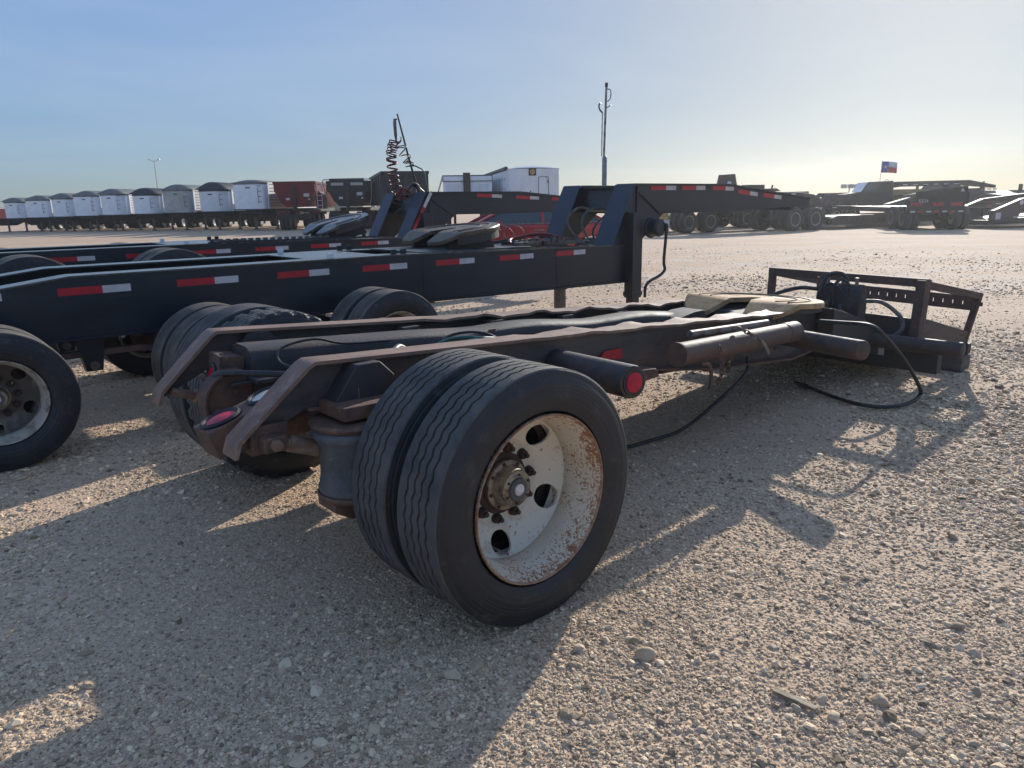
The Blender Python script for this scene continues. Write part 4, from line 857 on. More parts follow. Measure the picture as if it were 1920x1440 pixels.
# ================================================================ background builders
def simple_wheel(parent, R, Wd, loc, rz=0, m=None, dish=True):
    key = ('simple', R, Wd, dish, m.name if m else '')
    if key in RIMC: return copy_tree(RIMC[key], parent, loc, (0, 0, rz))
    h = Wd / 2; r = R * .60
    w = MB().lathe([(.0, h * .1 if dish else h * .5), (r * .45, h * .1 if dish else h * .5), (r * .8, h * .25), (r * .9, h * .8), (r, h * .86), (r * .98, h * .4), (r * .98, -h * .8)], n=28).build('wheel', m or M['alu_dull'], parent, loc=loc, rot=(0, 0, rz))
    MB().lathe([(r * .97, h * .78), (r * 1.05, h * .92), (R * .8, h), (R * .95, h * .9), (R, h * .75), (R, -h * .75), (R * .95, -h * .9), (R * .8, -h), (r * .97, -h * .8)], n=36).build('tyre', M['rubber'], w, angle=50)
    MB().lathe([(r * .32, h * .1), (r * .30, h * .55), (r * .18, h * .62), (0, h * .62)], n=14).build('hub', M['hub'], w)
    RIMC[key] = w; return w
def lettering(txt, parent, size, loc, rot, m, name='lettering'):
    c = bpy.data.curves.new('t', 'FONT'); c.body = txt; c.size = size; c.align_x = 'CENTER'; c.align_y = 'CENTER'; c.extrude = .002
    o = bpy.data.objects.new('t', c); COL.objects.link(o); bpy.context.view_layer.update()
    me = bpy.data.meshes.new_from_object(o.evaluated_get(bpy.context.evaluated_depsgraph_get())); bpy.data.objects.remove(o)
    me.materials.clear(); me.materials.append(m); r = bpy.data.objects.new(name, me); link(r, parent); r.location = loc; r.rotation_euler = rot; return r
def heading(az): return R_(-az)         # local +y = direction az (to the right of world +Y)

def grain_trailer(loc, az, H, tub_m, tarp_m, label, group, ribs=False, Wt=2.2, Ln=12.0, hb=1.30, arch=.34, flagged=False, corner=.28, open_top=False):
    """front bulkhead at local y=0 facing -y; the trailer runs back along +y"""
    t = tag(empty('grain_trailer', loc, heading(az)), label, 'trailer', group); hw = Wt / 2
    plan = lambda w, c: [(-w, c)] + [(-w + c - c * math.cos(R_(a)), c - c * math.sin(R_(a))) for a in (22, 45, 68, 90)] + [(w - c + c * math.sin(R_(a)), c - c * math.cos(R_(a))) for a in (0, 22, 45, 68, 90)]
    def ring(w, c, y0, y1): return [(x, y0 + y) for x, y in plan(w, c)] + [(w, y1), (-w, y1)]
    b = MB(); secs = [(hb, ring(hw - .02, corner, 0, Ln)), (H, ring(hw, corner, 0, Ln))]; vs = []; n = len(secs[0][1])
    for z, r in secs: vs += [(x, y, z) for x, y in r]
    b.add(vs, [(i, (i + 1) % n, n + (i + 1) % n, n + i) for i in range(n)] + [tuple(range(n - 1, -1, -1)), tuple(range(n, 2 * n))]); tub = b.build('tub', tub_m, t, angle=30)
    # two hopper bottoms
    for y0 in (1.4, 6.4):
        h = MB(); h.add([(-hw + .05, y0, hb + .02), (hw - .05, y0, hb + .02), (hw - .05, y0 + 4.2, hb + .02), (-hw + .05, y0 + 4.2, hb + .02), (-.6, y0 + 1.7, .60), (.6, y0 + 1.7, .60), (.6, y0 + 2.5, .60), (-.6, y0 + 2.5, .60)], [(0, 1, 5, 4), (1, 2, 6, 5), (2, 3, 7, 6), (3, 0, 4, 7), (4, 5, 6, 7)]); h.build('hopper', M['chassis'], t)
    # tarp arched over the top
    b = MB(); ys = [0, .18, .5, Ln]; vs = []; m = 13
    for k, y in enumerate(ys):
        f = (0, .72, 1, 1)[k]
        for i in range(m):
            a = i / (m - 1) * 2 - 1; x = a * (hw + .03); vs.append((x, y - .02, H + .02 + arch * (1 - abs(a) ** 2.2) * f + random.uniform(-.01, .01)))
    b.add(vs, [(k * m + i, k * m + i + 1, (k + 1) * m + i + 1, (k + 1) * m + i) for k in range(3) for i in range(m - 1)]); b.build('tarp', tarp_m, t, angle=60)
    MB().add([(x, y - .012, z) for z in (H - .10, H + .03) for x, y in plan(hw + .015, corner)], [(i, i + 1, 10 + i + 1, 10 + i) for i in range(9)]).build('top_band', tarp_m if not open_top else M['alu_dull'], t)
    for sd in (1, -1): MB().span((sd * hw, corner, H - .08), (sd * (hw + .05), Ln, H + .03)).build('top_rail', M['alu_dull'], t)
    for sd in (1, -1): MB().span((sd * (hw - .03), corner - .02, hb), (sd * (hw + .05), corner + .18, H)).build('corner_highlight', M['white_paint'], t)  # white strips painted in for the highlight on the rounded front corners
    if ribs:
        for k in range(7): MB().span((hw - .01, corner + .05, hb + .12 + k * (H - hb - .25) / 7), (hw + .035, Ln, hb + .12 + (k + .5) * (H - hb - .25) / 7)).build('side_rib', M['alu_dull'], tub)
    # front sill, kingpin nose, legs, running gear
    MB().prismz([(-hw, .0), (-hw + .35, -.05), (hw - .35, -.05), (hw, .0), (hw, .8), (-hw, .8)], hb - .06, hb).build('front_sill', M['chassis'], t)
    MB().prism([(-.7, hb - .1), (.7, hb - .1), (.85, hb - .28), (-.85, hb - .28)], .3, 3.0).build('nose_frame', M['chassis'], t)
    for x in (-.5, .5): MB().span((x - .07, .4, .98), (x + .07, Ln - .2, 1.14)).build('frame_rail', M['chassis'], t)
    for sd in (1, -1):
        lg = MB().box((sd * .75, 2.6, .62), (.13, .13, 1.15)).build('landing_leg', M['leg'], t)
        MB().beam((sd * .75, 2.6, .55), (sd * .2, 2.7, 1.05), .06, .06).build('leg_brace', M['leg'], lg)
        MB().box((sd * .75, 2.6, .03), (.28, .28, .06)).build('sand_shoe', M['leg'], lg)
        for y in (9.2, 10.5):
            for k in (0, 1): simple_wheel(t, .5, .26, (sd * (1.12 - .30 * k), y, .5), PI / 2 if False else (0 if sd < 0 else PI), None) if False else None
            w = simple_wheel(t, .5, .28, (sd * 1.12, y, .50), R_(90) * sd); simple_wheel(t, .5, .28, (sd * .80, y, .50), R_(90) * sd)
        MB().box((sd * .98, 11.3, .55), (.6, .02, .7)).build('mud_flap', M['chassis'], t)
    for y in (9.2, 10.5): MB().tube([(-1.1, y, .5), (1.1, y, .5)], .07, 10).build('axle', M['chassis'], t)
    MB().tube([(hw - .5, -.02, H - .35), (hw - .5, -.05, H - .35), (hw - .5, -.05, hb + .35), (hw - .5, -.02, hb + .35)], .012, 6).build('ladder_rail', M['chassis'], t)
    for k in range(4): MB().box((hw - .40, -.035, hb + .45 + k * .33), (.22, .03, .025)).build('ladder_rung', M['chassis'], t)
    MB().box((-.05, -.012, H - .30), (.30, .012, .07)).build('name_plate', M['chassis'], t)
    if flagged: MB().box((hw + .006, 1.0, H - .40), (.012, .40, .22)).build('decal', M['dump_red'], t)
    return t
GR = 'grain trailers parked in a row along the far edge'
row = [(-45.95, 70.0, 'alu', 'tarp_grey', 0), (-42.1, 67.5, 'alu', 'tarp_grey', 0), (-38.5, 65, 'alu', 'tarp_grey', 1), (-34.95, 62.5, 'alu', 'tarp_grey', 0), (-31.55, 60, 'alu', 'tarp_grey', 2), (-27.75, 57.5, 'alu', 'tarp_black', 1), (-24.1, 55, 'alu_dull', 'tarp_grey', 2), (-20.4, 52, 'white_paint', 'tarp_black', 1), (-16.75, 49, 'alu', 'tarp_grey', 2)]
glab = ['white grain trailer with grey tarp, leftmost of the far row beside a red one', 'white grain trailer with grey tarp, second from the left in the far row', 'white grain trailer with grey tarp and side decal, third from the left', 'white grain trailer with grey tarp and small lettering, fourth from the left', 'silver grain trailer with ribbed side and patched grey tarp, fifth from the left', 'white smooth-sided grain trailer with black tarp and decal, left of the light pole', 'dull grey ribbed grain trailer with grey tarp, right of the light pole', 'white grain trailer under a domed black tarp beside the tall silver one', 'tall silver ribbed grain trailer with flat grey tarp, beside the red dump trailer']
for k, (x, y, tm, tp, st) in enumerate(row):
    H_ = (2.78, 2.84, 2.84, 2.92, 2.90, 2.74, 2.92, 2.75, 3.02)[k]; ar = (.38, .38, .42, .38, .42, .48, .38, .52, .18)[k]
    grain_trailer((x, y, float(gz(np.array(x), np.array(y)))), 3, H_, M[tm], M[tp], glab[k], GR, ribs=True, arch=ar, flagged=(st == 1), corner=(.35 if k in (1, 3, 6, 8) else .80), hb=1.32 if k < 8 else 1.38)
grain_trailer((-50.2, 71.5, -.55), 7, 2.3, M['dump_red'], M['dump_red'], 'dark red trailer at the left edge of the far row', None, arch=.04, Wt=2.5)

def dump_trailer(loc, az, m, label, H=3.0, V=True, arms=False, name='dump_trailer', Wt=2.5, ladder=False):
    t = tag(empty(name, loc, heading(az)), label, 'trailer'); hw = Wt / 2; Ln = 9.5
    prof = [(-hw, H), (hw, H), (hw, H - .55), (hw - .12, 2.25), (hw - .38, 1.72), (.55, 1.42), (-.55, 1.42), (-hw + .38, 1.72), (-hw + .12, 2.25), (-hw, H - .55)] if V else [(-hw, H), (hw, H), (hw, 1.4), (-hw, 1.4)]
    MB().prism(prof, 0, Ln).build('dump_body', m, t)
    for x in (-.16, .16): MB().span((x - .05, -.07, 1.45), (x + .05, .0, H - .02)).build('front_post', m, t)
    MB().span((-.10, -.16, 1.2), (.10, -.071, H - .25)).build('hoist_cylinder', M['chassis'], t)
    MB().span((-hw - .03, -.05, H - .06), (hw + .03, .06, H + .05)).build('top_rail', m, t)
    for sd in (1, -1):
        MB().span((sd * hw, .06, H - .1), (sd * (hw + .06), Ln, H + .04)).build('top_rail', m, t)
        for k in range(6): MB().span((sd * hw, .4 + k * 1.6, H - .6), (sd * (hw + .05), .5 + k * 1.6, H - .1)).build('side_post', m, t)
        MB().span((sd * .5 - .06, .1, 1.12), (sd * .5 + .06, Ln, 1.34)).build('frame_rail', M['chassis'], t)
        lg = MB().box((sd * .72, 1.7, .6), (.14, .14, 1.1)).build('landing_leg', M['chassis'], t)
        for y in (1.0, 2.3, 7.2, 8.5):
            simple_wheel(t, .52, .28, (sd * 1.08, y, .52), R_(90) * sd); simple_wheel(t, .52, .28, (sd * .76, y, .52), R_(90) * sd)
        MB().prism([(.35, .95), (.5, 1.15), (2.8, 1.15), (2.95, .95), (2.85, .95), (2.7, 1.08), (.6, 1.08), (.45, .95)], -.3, .3).build('fender', m, t, loc=(sd * 1.0, 0, 0), rot=(0, 0, R_(90)))
    MB().span((-1.15, -.1, .70), (1.15, .0, 1.0)).build('front_bumper', M['chassis'], t)
    if arms:
        for sd in (1, -1): MB().tube(curve([(sd * (hw - .25), -.05, H + .12), (sd * (hw + .12), -.05, H + .12), (sd * (hw + .22), -.02, H - .05), (sd * (hw + .12), .3, 2.0), (sd * (hw - .02), .5, 1.5)], 6), .03, 8).build('tarp_arm', M['alu_dull'], t)
        MB().tube([(-hw + .2, -.05, H + .10), (hw - .2, -.05, H + .10)], .09, 12).build('tarp_roll', M['tarp_black'], t)
        for x in (-.55, .55): MB().span((x - .42, -.05, H - .22), (x + .42, -.03, H - .04)).build('mesh_window', M['alu_dull'], t)
    for x, z, w_ in ((-.55, 1.85, .24), (.55, 2.05, .34), (.80, 1.85, .14)): MB().span((x, -.012, z), (x + w_, -.001, z + w_ * .55)).build('placard', M['white_tape'], t)
    if ladder:
        for dx in (0, .3): MB().tube([(hw + .08 + dx, .2, 2.9), (hw + .08 + dx, .2, 1.3)], .02, 8).build('ladder_rail', M['white_paint'], t)
        for k in range(5): MB().tube([(hw + .08, .2, 1.5 + k * .3), (hw + .38, .2, 1.5 + k * .3)], .015, 8).build('ladder_rung', M['white_paint'], t)
        MB().prism([(0, 1.3), (.0, 2.1), (.25, 2.35), (.5, 2.1), (.5, 1.3)], .0, 1.1).build('side_fender', m, t, loc=(hw - .1, .6, 0))
    return t
dump_trailer((-13.25, 47, -.04), -2, M['dump_red'], 'red V-bodied dump trailer between the silver grain trailer and the black dump', 2.92, ladder=True)
dump_trailer((-9.75, 46, -.03), 2, M['dump_black'], 'black V-bodied dump trailer with pale tarp arms on both sides', 2.86, arms=True)
dump_trailer((-5.55, 41, 0), -14, M['dump_black'], 'tall black square-sided dump trailer behind the coiled hoses', 3.12, V=False)
# silver bottom dump with front deck frame
t = tag(empty('aluminium_trailer', (-2.1, 39, 0), heading(-4)), 'pale blue and silver aluminium trailer front with a dark post in its middle', 'trailer')
MB().prism([(-1.25, 1.2), (1.25, 1.2), (1.25, 2.78), (-1.25, 2.78)], 0, 8).build('body', M['alu'], t)
MB().span((-1.28, -.06, 2.52), (1.28, -.001, 2.84)).build('header', M['blue_paint'], t); MB().span((-1.24, -.075, 2.56), (1.24, -.061, 2.78)).build('name_board', M['alu'], t)
MB().span((-.22, -.22, 1.0), (.14, -.08, 2.95)).build('front_post', M['chassis'], t)
MB().beam((-1.25, -.1, 2.80), (-1.75, -.1, 1.3), .07, .07).build('side_arm', M['alu_dull'], t)
for x in (-.75, .72): MB().span((x - .35, -.03, 1.6), (x + .35, -.001, 2.40)).build('panel', M['white_paint'], t)
for sd in (1, -1):
    MB().box((sd * .7, 1.5, .6), (.14, .14, 1.2)).build('landing_leg', M['chassis'], t); simple_wheel(t, .52, .28, (sd * 1.08, 6, .52), R_(90) * sd); simple_wheel(t, .52, .28, (sd * 1.08, 7.2, .52), R_(90) * sd)
# white hopper with door and badge
t = tag(empty('hopper_trailer', (1.28, 37, 0), heading(-8)), 'tall white round-nosed hopper trailer with a door and a dark square badge', 'trailer'); hw = 1.3
plan = [(-hw, .45)] + [(-hw + .45 - .45 * math.cos(R_(a)), .45 - .45 * math.sin(R_(a))) for a in (30, 60, 90)] + [(hw - .45 + .45 * math.sin(R_(a)), .45 - .45 * math.cos(R_(a))) for a in (0, 30, 60, 90)] + [(hw, 12), (-hw, 12)]
MB().prismz(plan, 1.15, 3.02).build('tub', M['white_paint'], t)
b = MB(); vs = []
for y, f in ((-.02, .25), (.5, 1), (12, 1)): vs += [(hw * 1.02 * a, y if abs(a) < .7 else y + .2, 3.02 + .17 * f * (1 - abs(a) ** 2)) for a in [i / 8 - 1 for i in range(17)]]
b.add(vs, [(k * 17 + i, k * 17 + i + 1, (k + 1) * 17 + i + 1, (k + 1) * 17 + i) for k in range(2) for i in range(16)]); b.build('roof', M['white_paint'], t, angle=60)
MB().tube([(-hw - .03, .5, 3.06), (-hw - .03, 12, 3.06)], .09, 10).build('tarp_roll', M['tarp_black'], t)
for k in range(10):
    for j in range(2): MB().box((-hw - .004, 1.2 + k * 1.1, 2.1 + j * .45), (.01, .12, .12)).build('side_hole', M['dump_black'], t)
MB().box((-.12, -.012, 2.86), (.36, .02, .34)).build('badge', M['dump_black'], t); MB().lathe([(.13, .024), (.13, .028), (.09, .03), (0, .03)], c=(-.12, 0, 2.86), n=24).build('badge_oval', M['yellow'], t)
MB().tube(curve([(.18, -.02, 1.3), (.18, -.02, 2.5), (.26, -.02, 2.62), (.55, -.02, 2.62), (.66, -.02, 2.52), (.68, -.02, 1.3)], 6), .012, 8).build('door_frame', M['chassis'], t)
MB().box((.64, -.03, 2.40), (.05, .04, .12)).build('door_handle', M['chassis'], t); MB().lathe([(.035, .008), (.0, .012)], c=(-.22, 0, 1.95), n=12).build('port', M['chassis'], t)
for sd in (1, -1):
    MB().box((sd * .7, 2.5, .6), (.14, .14, 1.2)).build('landing_leg', M['leg'], t); simple_wheel(t, .52, .28, (sd * 1.1, 9.5, .52), R_(90) * sd); simple_wheel(t, .52, .28, (sd * 1.1, 10.8, .52), R_(90) * sd)
MB().prism([(-.8, 1.15), (.8, 1.15), (.8, .95), (-.8, .95)], .3, 11.5).build('frame', M['chassis'], t)
# light pole
t = tag(empty('light_pole', (-50.7, 110, -.6)), 'tall slim light pole rising behind the grain trailers', 'pole')
MB().tube([(0, 0, 0), (0, 0, 8.7)], [.09, .05], 10).build('pole', M['alu_dull'], t); MB().tube([(-.55, 0, 8.8), (0, 0, 8.6), (.55, 0, 8.8)], .035, 8).build('arm', M['alu_dull'], t)
for x in (-.65, .65): MB().box((x, 0, 8.85), (.38, .2, .10), Matrix.Rotation(.25 * (1 if x < 0 else -1), 3, 'Y')).build('lamp_head', M['alu_dull'], t)

# far trees
def tree(loc, h, w, label):
    t = tag(empty('tree', loc), label, 'tree', 'trees on the horizon')
    MB().tube([(0, 0, 0), (w * .03, 0, h * .3), (0, 0, h * .6)], [h * .04, h * .03, h * .015], 8).build('trunk', M['bark'], t)
    n = 420; b = MB(); vs = []; fs = []
    for i in range(n):
        q = Vector((random.gauss(0, .36), random.gauss(0, .36), random.gauss(0, .30)))
        if q.length > .85: q *= .85 / q.length
        c = Vector((q.x * w, q.y * w, h * .62 + q.z * h * .62)); a = Vector((random.gauss(0, 1), random.gauss(0, 1), random.gauss(0, 1))).normalized(); d = a.orthogonal().normalized() * w * .10; e_ = a.cross(d).normalized() * w * .07
        k = len(vs); vs += [c + d, c + e_, c - d, c - e_]; fs.append((k, k + 1, k + 2, k + 3))
    b.add(vs, fs); b.build('crown', M['leaf'], t)
for k, (x, y, h, w, lb) in enumerate([(-58, 215, 5.5, 8, 'low leafy tree on the horizon between the red and black dump trailers'), (-49, 220, 5, 8, 'small leafy tree on the horizon just left of the black dump trailer'), (-30, 210, 5.5, 9, 'leafy tree on the horizon between the two black dump trailers'), (-22, 215, 6, 9, 'leafy tree on the horizon left of the tall black square trailer')]): tree((x, y, -2.0), h, w, lb)

# ================================================================ red car between the trailers
def red_car():
    hd = R_(90 + 97)                      # heading: nose to the left, a little towards the camera
    mir = Vector((-.224, 15.669, 0)); off = Matrix.Rotation(hd, 3, 'Z') @ Vector((.62, .97, 0))
    t = tag(empty('parked_car', mir - off, hd), 'red sedan parked beyond the black jeep trailers, seen through their frames', 'car')
    prof = [(2.28, .42), (2.30, .62), (2.18, .74), (1.35, .90), (.98, .97), (-1.55, 1.00), (-2.15, .96), (-2.30, .82), (-2.28, .40), (-1.90, .28), (-1.76, .52), (-1.60, .66), (-1.40, .72), (-1.20, .66), (-1.04, .52), (-.92, .24), (.98, .24), (1.10, .52), (1.26, .66), (1.46, .72), (1.66, .66), (1.82, .52), (1.92, .26), (2.15, .28)]
    body = MB().prism(prof, -.89, .89).build('body', M['car_red'], t, bevel=.05)
    def frus(x0, x1, z0, h0, X0, X1, z1, h1): return [(x0, -h0, z0), (x1, -h0, z0), (x1, h0, z0), (x0, h0, z0), (X0, -h1, z1), (X1, -h1, z1), (X1, h1, z1), (X0, h1, z1)]
    Fc = [(0, 1, 2, 3), (4, 5, 6, 7), (0, 1, 5, 4), (1, 2, 6, 5), (2, 3, 7, 6), (3, 0, 4, 7)]
    MB().add(frus(-1.75, 1.12, .96, .80, -.95, .22, 1.42, .60), Fc).build('windows', M['glass'], t)
    MB().add(frus(-1.02, .28, 1.405, .62, -.88, .12, 1.455, .52), Fc).build('roof', M['car_red'], t, bevel=.03)
    for sd in (1, -1):
        for a, b_ in (((1.16, .815, .965), (.24, .615, 1.42)), ((-1.80, .81, .97), (-.97, .61, 1.42)), ((-.35, .815, .97), (-.33, .62, 1.42))):
            MB().beam((a[0], sd * a[1], a[2]), (b_[0], sd * b_[1], b_[2]), .07, .05).build('pillar', M['car_red'], t, bevel=.01)
        MB().beam((1.12, sd * .86, .985), (-1.75, sd * .86, 1.01), .03, .025).build('window_trim', M['steel'], t)
        m_ = MB().lathe([(.0, -.10), (.05, -.09), (.085, -.03), (.08, .06), (.04, .10), (0, .11)], n=16, sign=sd).build('mirror', M['car_red'], t, loc=(.62, sd * .97, 1.0)); m_.scale = (1.1, 1, .8)
        MB().beam((.62, sd * .85, .97), (.62, sd * .93, .98), .05, .04).build('mirror_arm', M['mirror_black'], t)
        for x in (-.25, -1.1): MB().box((x, sd * .90, .86), (.2, .025, .03)).build('door_handle', M['steel'], t)
        for x in (1.46, -1.40):
            w = MB().lathe([(.0, .03), (.10, .05), (.20, .06), (.22, .09)], n=24, sign=-1).build('wheel', M['alu_dull'], t, loc=(x, sd * .80, .34), rot=(0, 0, 0 if sd < 0 else PI))
            MB().lathe([(.215, .09), (.24, .105), (.30, .10), (.335, .07), (.335, -.08), (.28, -.10)], n=32).build('tyre', M['rubber'], w)
        MB().box((2.20, sd * .66, .70), (.14, .36, .12)).build('headlight', M['clear_lens'], t, bevel=.02)
        MB().box((-2.25, sd * .66, .84), (.10, .36, .14)).build('tail_light', M['red_lens'], t, bevel=.02)
    return t
red_car()

# ================================================================ far right: lowboys, trucks, flag
BR = M['brown_steel']
def frame_az(name, loc, az, label, cat): return tag(empty(name, loc, R_(90 - az)), label, cat)   # local x = heading, y = left
def far_wheels(t, us, R=.5, rows=((1.05, 1), (.72, 1)), m=None):
    for u in us:
        for sd in (1, -1):
            for s_, k in rows: simple_wheel(t, R, .28, L(u, sd * s_, R), 0 if sd > 0 else PI, m or M['rim_old'])
        MB().tube([L(u, -1.0, R), L(u, 1.0, R)], .07, 10).build('axle', M['chassis'], t)
# R1: brown multi-axle trailer right behind the neck of the middle jeep
t = frame_az('lowboy_trailer', (7.3, 33.9, 0), 60, 'dark brown multi-axle trailer with an oversize load sign, behind the black neck', 'trailer')
far_wheels(t, (0, 1.3), .47)
MB().prism([(-1.0, .95), (-.9, 1.18), (6.6, 1.18), (6.6, .95)], -.55, .55).build('frame', BR, t); MB().prism([(2.2, 1.18), (2.6, 1.35), (5.8, 1.35), (6.4, 1.18)], -.5, .5).build('upper_frame', BR, t)
br_ = MB().prism([(2.05, 1.18), (2.40, 2.5), (3.35, 2.55), (3.75, 1.25)], -.50, -.40).build('upright_plate', BR, t)
MB().prism([(2.78, 1.95), (2.90, 2.22), (3.10, 2.22), (3.22, 1.95), (3.1, 1.88), (2.85, 1.88)], -.505, -.395).build('plate_opening', M['white_paint'], br_)
sg_ = MB().box(L(-1.05, .35, .77), (.03, 1.25, .26)).build('sign', M['sign'], t); lettering('OVERSIZE LOAD', sg_, .21, L(-1.07, .35, .77), (PI / 2, 0, R_(-90)), M['ink'])
for s_ in (-.1, .42, .85): MB().box(L(-1.02, s_, .36), (.02, .34, .50)).build('mud_flap', M['alu_dull'] if s_ < .8 else M['white_tape'], t)
# R2: brown lowboy with gooseneck and long low deck
t = frame_az('lowboy_trailer', (12.15, 34.35, 0), 62, 'long brown lowboy with gooseneck and low holed deck, right of the multi-axle trailer', 'trailer')
far_wheels(t, (0, 1.3), .5)
MB().prism([(-6, 1.02), (-6, 1.30), (-4.2, 1.58), (-1.0, 1.72), (.9, 1.66), (1.75, 1.58), (2.25, 1.32), (2.55, .85), (2.75, .25), (2.2, .22), (2.05, .75), (1.85, 1.05), (-1, 1.1)], -.6, .6).build('gooseneck', BR, t, bevel=.03)
MB().prism([(-3.6, 1.58), (-3.2, 1.80), (-.6, 1.86), (-.3, 1.74)], -.5, .5).build('upper_deck', BR, t)
for x in (-2.6, -.4): MB().tube([(x, 0, 1.7), (x + .1, 0, 2.0)], .04, 8).build('stack', M['chassis'], t)
MB().box((-1.4, .1, 1.93), (.9, .5, .18)).build('engine_cover', M['chassis'], t)
for x, z in ((-3.5, 1.55), (-2.2, 1.60), (-.9, 1.62), (.4, 1.60)): MB().box(L(x, .602, z), (.28, .006, .06)).build('reflective_tape', M['white_tape'], t)
MB().lathe([(.09, .602), (.0, .606)], c=(1.2, 0, 1.40), n=16).build('round_hole', M['white_tape'], t); MB().box(L(2.25, .602, .85), (.12, .006, .28)).build('placard', M['white_tape'], t)
MB().lathe([(.10, .60), (.10, .64), (.0, .66)], c=(-1.9, 0, 1.18), n=16).build('marker_light', M['amber'], t)
for sd in (1, -1):
    d = MB().prism([(2.4, .22), (2.4, .48), (2.75, .60), (11.0, .60), (11.0, .22)], -sd * 1.15, -sd * .95).build('deck_beam', BR, t)
    for k in range(20): MB().lathe([(.055, 1.152), (.0, 1.154)], c=(3.0 + k * .38, 0, .40), n=10, sign=-sd).build('beam_hole', M['groove'], d)
MB().prism([(2.6, .56), (11, .56), (11, .52), (2.6, .52)], -.95, .95).build('deck', M['deck_worn'], t)
# R3: black ramp trailer seen from behind
t = tag(empty('ramp_trailer', (18.25, 32.0, 0), heading(7)), 'black ramp trailer seen from behind with rows of round lamps and one big tyre', 'trailer')
for sd in (1, -1):
    for s_ in (1.16, .84): simple_wheel(t, .5, .30, (sd * s_, .45, .5), R_(90) * sd, M['rim']); simple_wheel(t, .5, .30, (sd * s_, 1.75, .5), R_(90) * sd, M['rim'])
for y in (.45, 1.75): MB().tube([(-1.1, y, .5), (1.1, y, .5)], .08, 10).build('axle', M['chassis'], t)
MB().prism([(-1.3, .80), (.95, .80), (.95, 1.22), (-1.3, 1.22)], -.15, .05).build('light_bar', M['dump_black'], t)
for gx in (-1.0, -.15, .62):
    p_ = MB().span((gx - .25, -.165, .98), (gx + .25, -.151, 1.16)).build('lamp_panel', BR, t)
    for k in (-1, 0, 1): MB().lathe([(.065, .167), (.0, .18)], c=(gx + k * .16, 0, 1.07), n=14).build('lamp', M['red_lens'], p_)
for k in range(7): MB().span((-1.2 + k * .32, -.165, .74), (-1.0 + k * .32, -.151, .80)).build('reflective_tape', M['white_tape'] if k % 2 == 0 else M['red_tape'], t)
MB().span((-1.3, -.15, .70), (.95, -.05, .80)).build('bumper', M['dump_black'], t)
MB().prism([(-.95, 1.22), (1.05, 1.22), (1.05, 1.80), (-.95, 1.58)], -.05, .12).build('ramp_back', M['dump_black'], t)
MB().add([(-1.0, -.06, 1.60), (1.1, -.06, 1.83), (1.1, 1.4, 1.70), (-1.0, 1.4, 1.48), (-1.0, -.06, 1.57), (1.1, -.06, 1.80), (1.1, 1.4, 1.67), (-1.0, 1.4, 1.45)], [(0, 1, 2, 3), (7, 6, 5, 4), (0, 4, 5, 1), (1, 5, 6, 2), (2, 6, 7, 3), (3, 7, 4, 0)]).build('ramp_plate', M['deck_worn'], t)
MB().add([(-2.0, 0, 1.13), (-.95, 0, 1.45), (-.95, .8, 1.40), (-2.0, .8, 1.10), (-2.0, 0, 1.08), (-.95, 0, 1.38), (-.95, .8, 1.34), (-2.0, .8, 1.05)], [(0, 1, 2, 3), (7, 6, 5, 4), (0, 4, 5, 1), (1, 5, 6, 2), (2, 6, 7, 3), (3, 7, 4, 0)]).build('side_ramp', M['deck_worn'], t)
MB().span((.98, -.04, 1.1), (1.12, .3, 1.55)).build('ramp_post', M['dump_black'], t); MB().prism([(.76, 1.58), (.84, 1.72), (.92, 1.58)], -.058, -.052).build('warning_triangle', M['white_tape'], t)
lettering('5324', t, .2, (-.72, -.17, 1.20), (PI / 2, 0, 0), M['white_tape']); MB().prism([(-1.0, .72), (1.0, .72), (1.0, .95), (-1.0, .95)], .1, 9).build('frame', M['dump_black'], t)
# R4: flatbed truck carrying a tan hopper, with flag
t = tag(empty('flatbed_truck', (21.0, 44, -.05), R_(180 - 8)), 'dark flatbed truck with pale cab front, under the flag', 'truck')
MB().prism([(1.9, 1.0), (1.9, 1.45), (1.6, 1.62), (.75, 1.75), (.45, 2.28), (-.9, 2.34), (-1.0, 1.0)], -.95, .95).build('cab', M['dump_black'], t, bevel=.05)
for sd in (1, -1): MB().prism([(.72, 1.78), (.46, 2.2), (-.05, 2.22), (-.05, 1.78)], sd * .955, sd * .962).build('side_window', M['glass'], t)
MB().prism([(.80, 1.75), (.49, 2.26), (.46, 2.26), (.77, 1.75)], -.85, .85).build('windshield', M['alu'], t)
MB().span((-9.0, -1.15, .95), (1.0, 1.15, 1.15)).build('bed', M['dump_black'], t); MB().prism([(1.0, 1.15), (3.0, 1.20), (3.0, 1.45), (1.7, 1.5)], -.9, .9).build('nose', M['dump_black'], t)
MB().prism([(-.9, 1.9), (-1.2, 2.28), (-5.2, 2.30), (-6.6, 2.0), (-6.6, 1.85), (-4.8, 2.02), (-1.5, 2.0)], -.25, .25).build('boom', M['dump_black'], t)
for k in range(6): MB().span((-1.9 - k * .55, .252, 2.08), (-1.65 - k * .55, .258, 2.13)).build('reflective_tape', M['white_tape'], t)
for x in (1.3, -4.0, -5.3):
    for sd in (1, -1): simple_wheel(t, .5, .28, (x, sd * 1.0, .5), PI if sd > 0 else 0)
MB().prism([(-.8, 1.15), (-.4, 1.85), (-2.6, 1.85), (-4.4, 1.45), (-4.4, 1.15)], -.8, .8).build('hopper', M['yellow'], t)
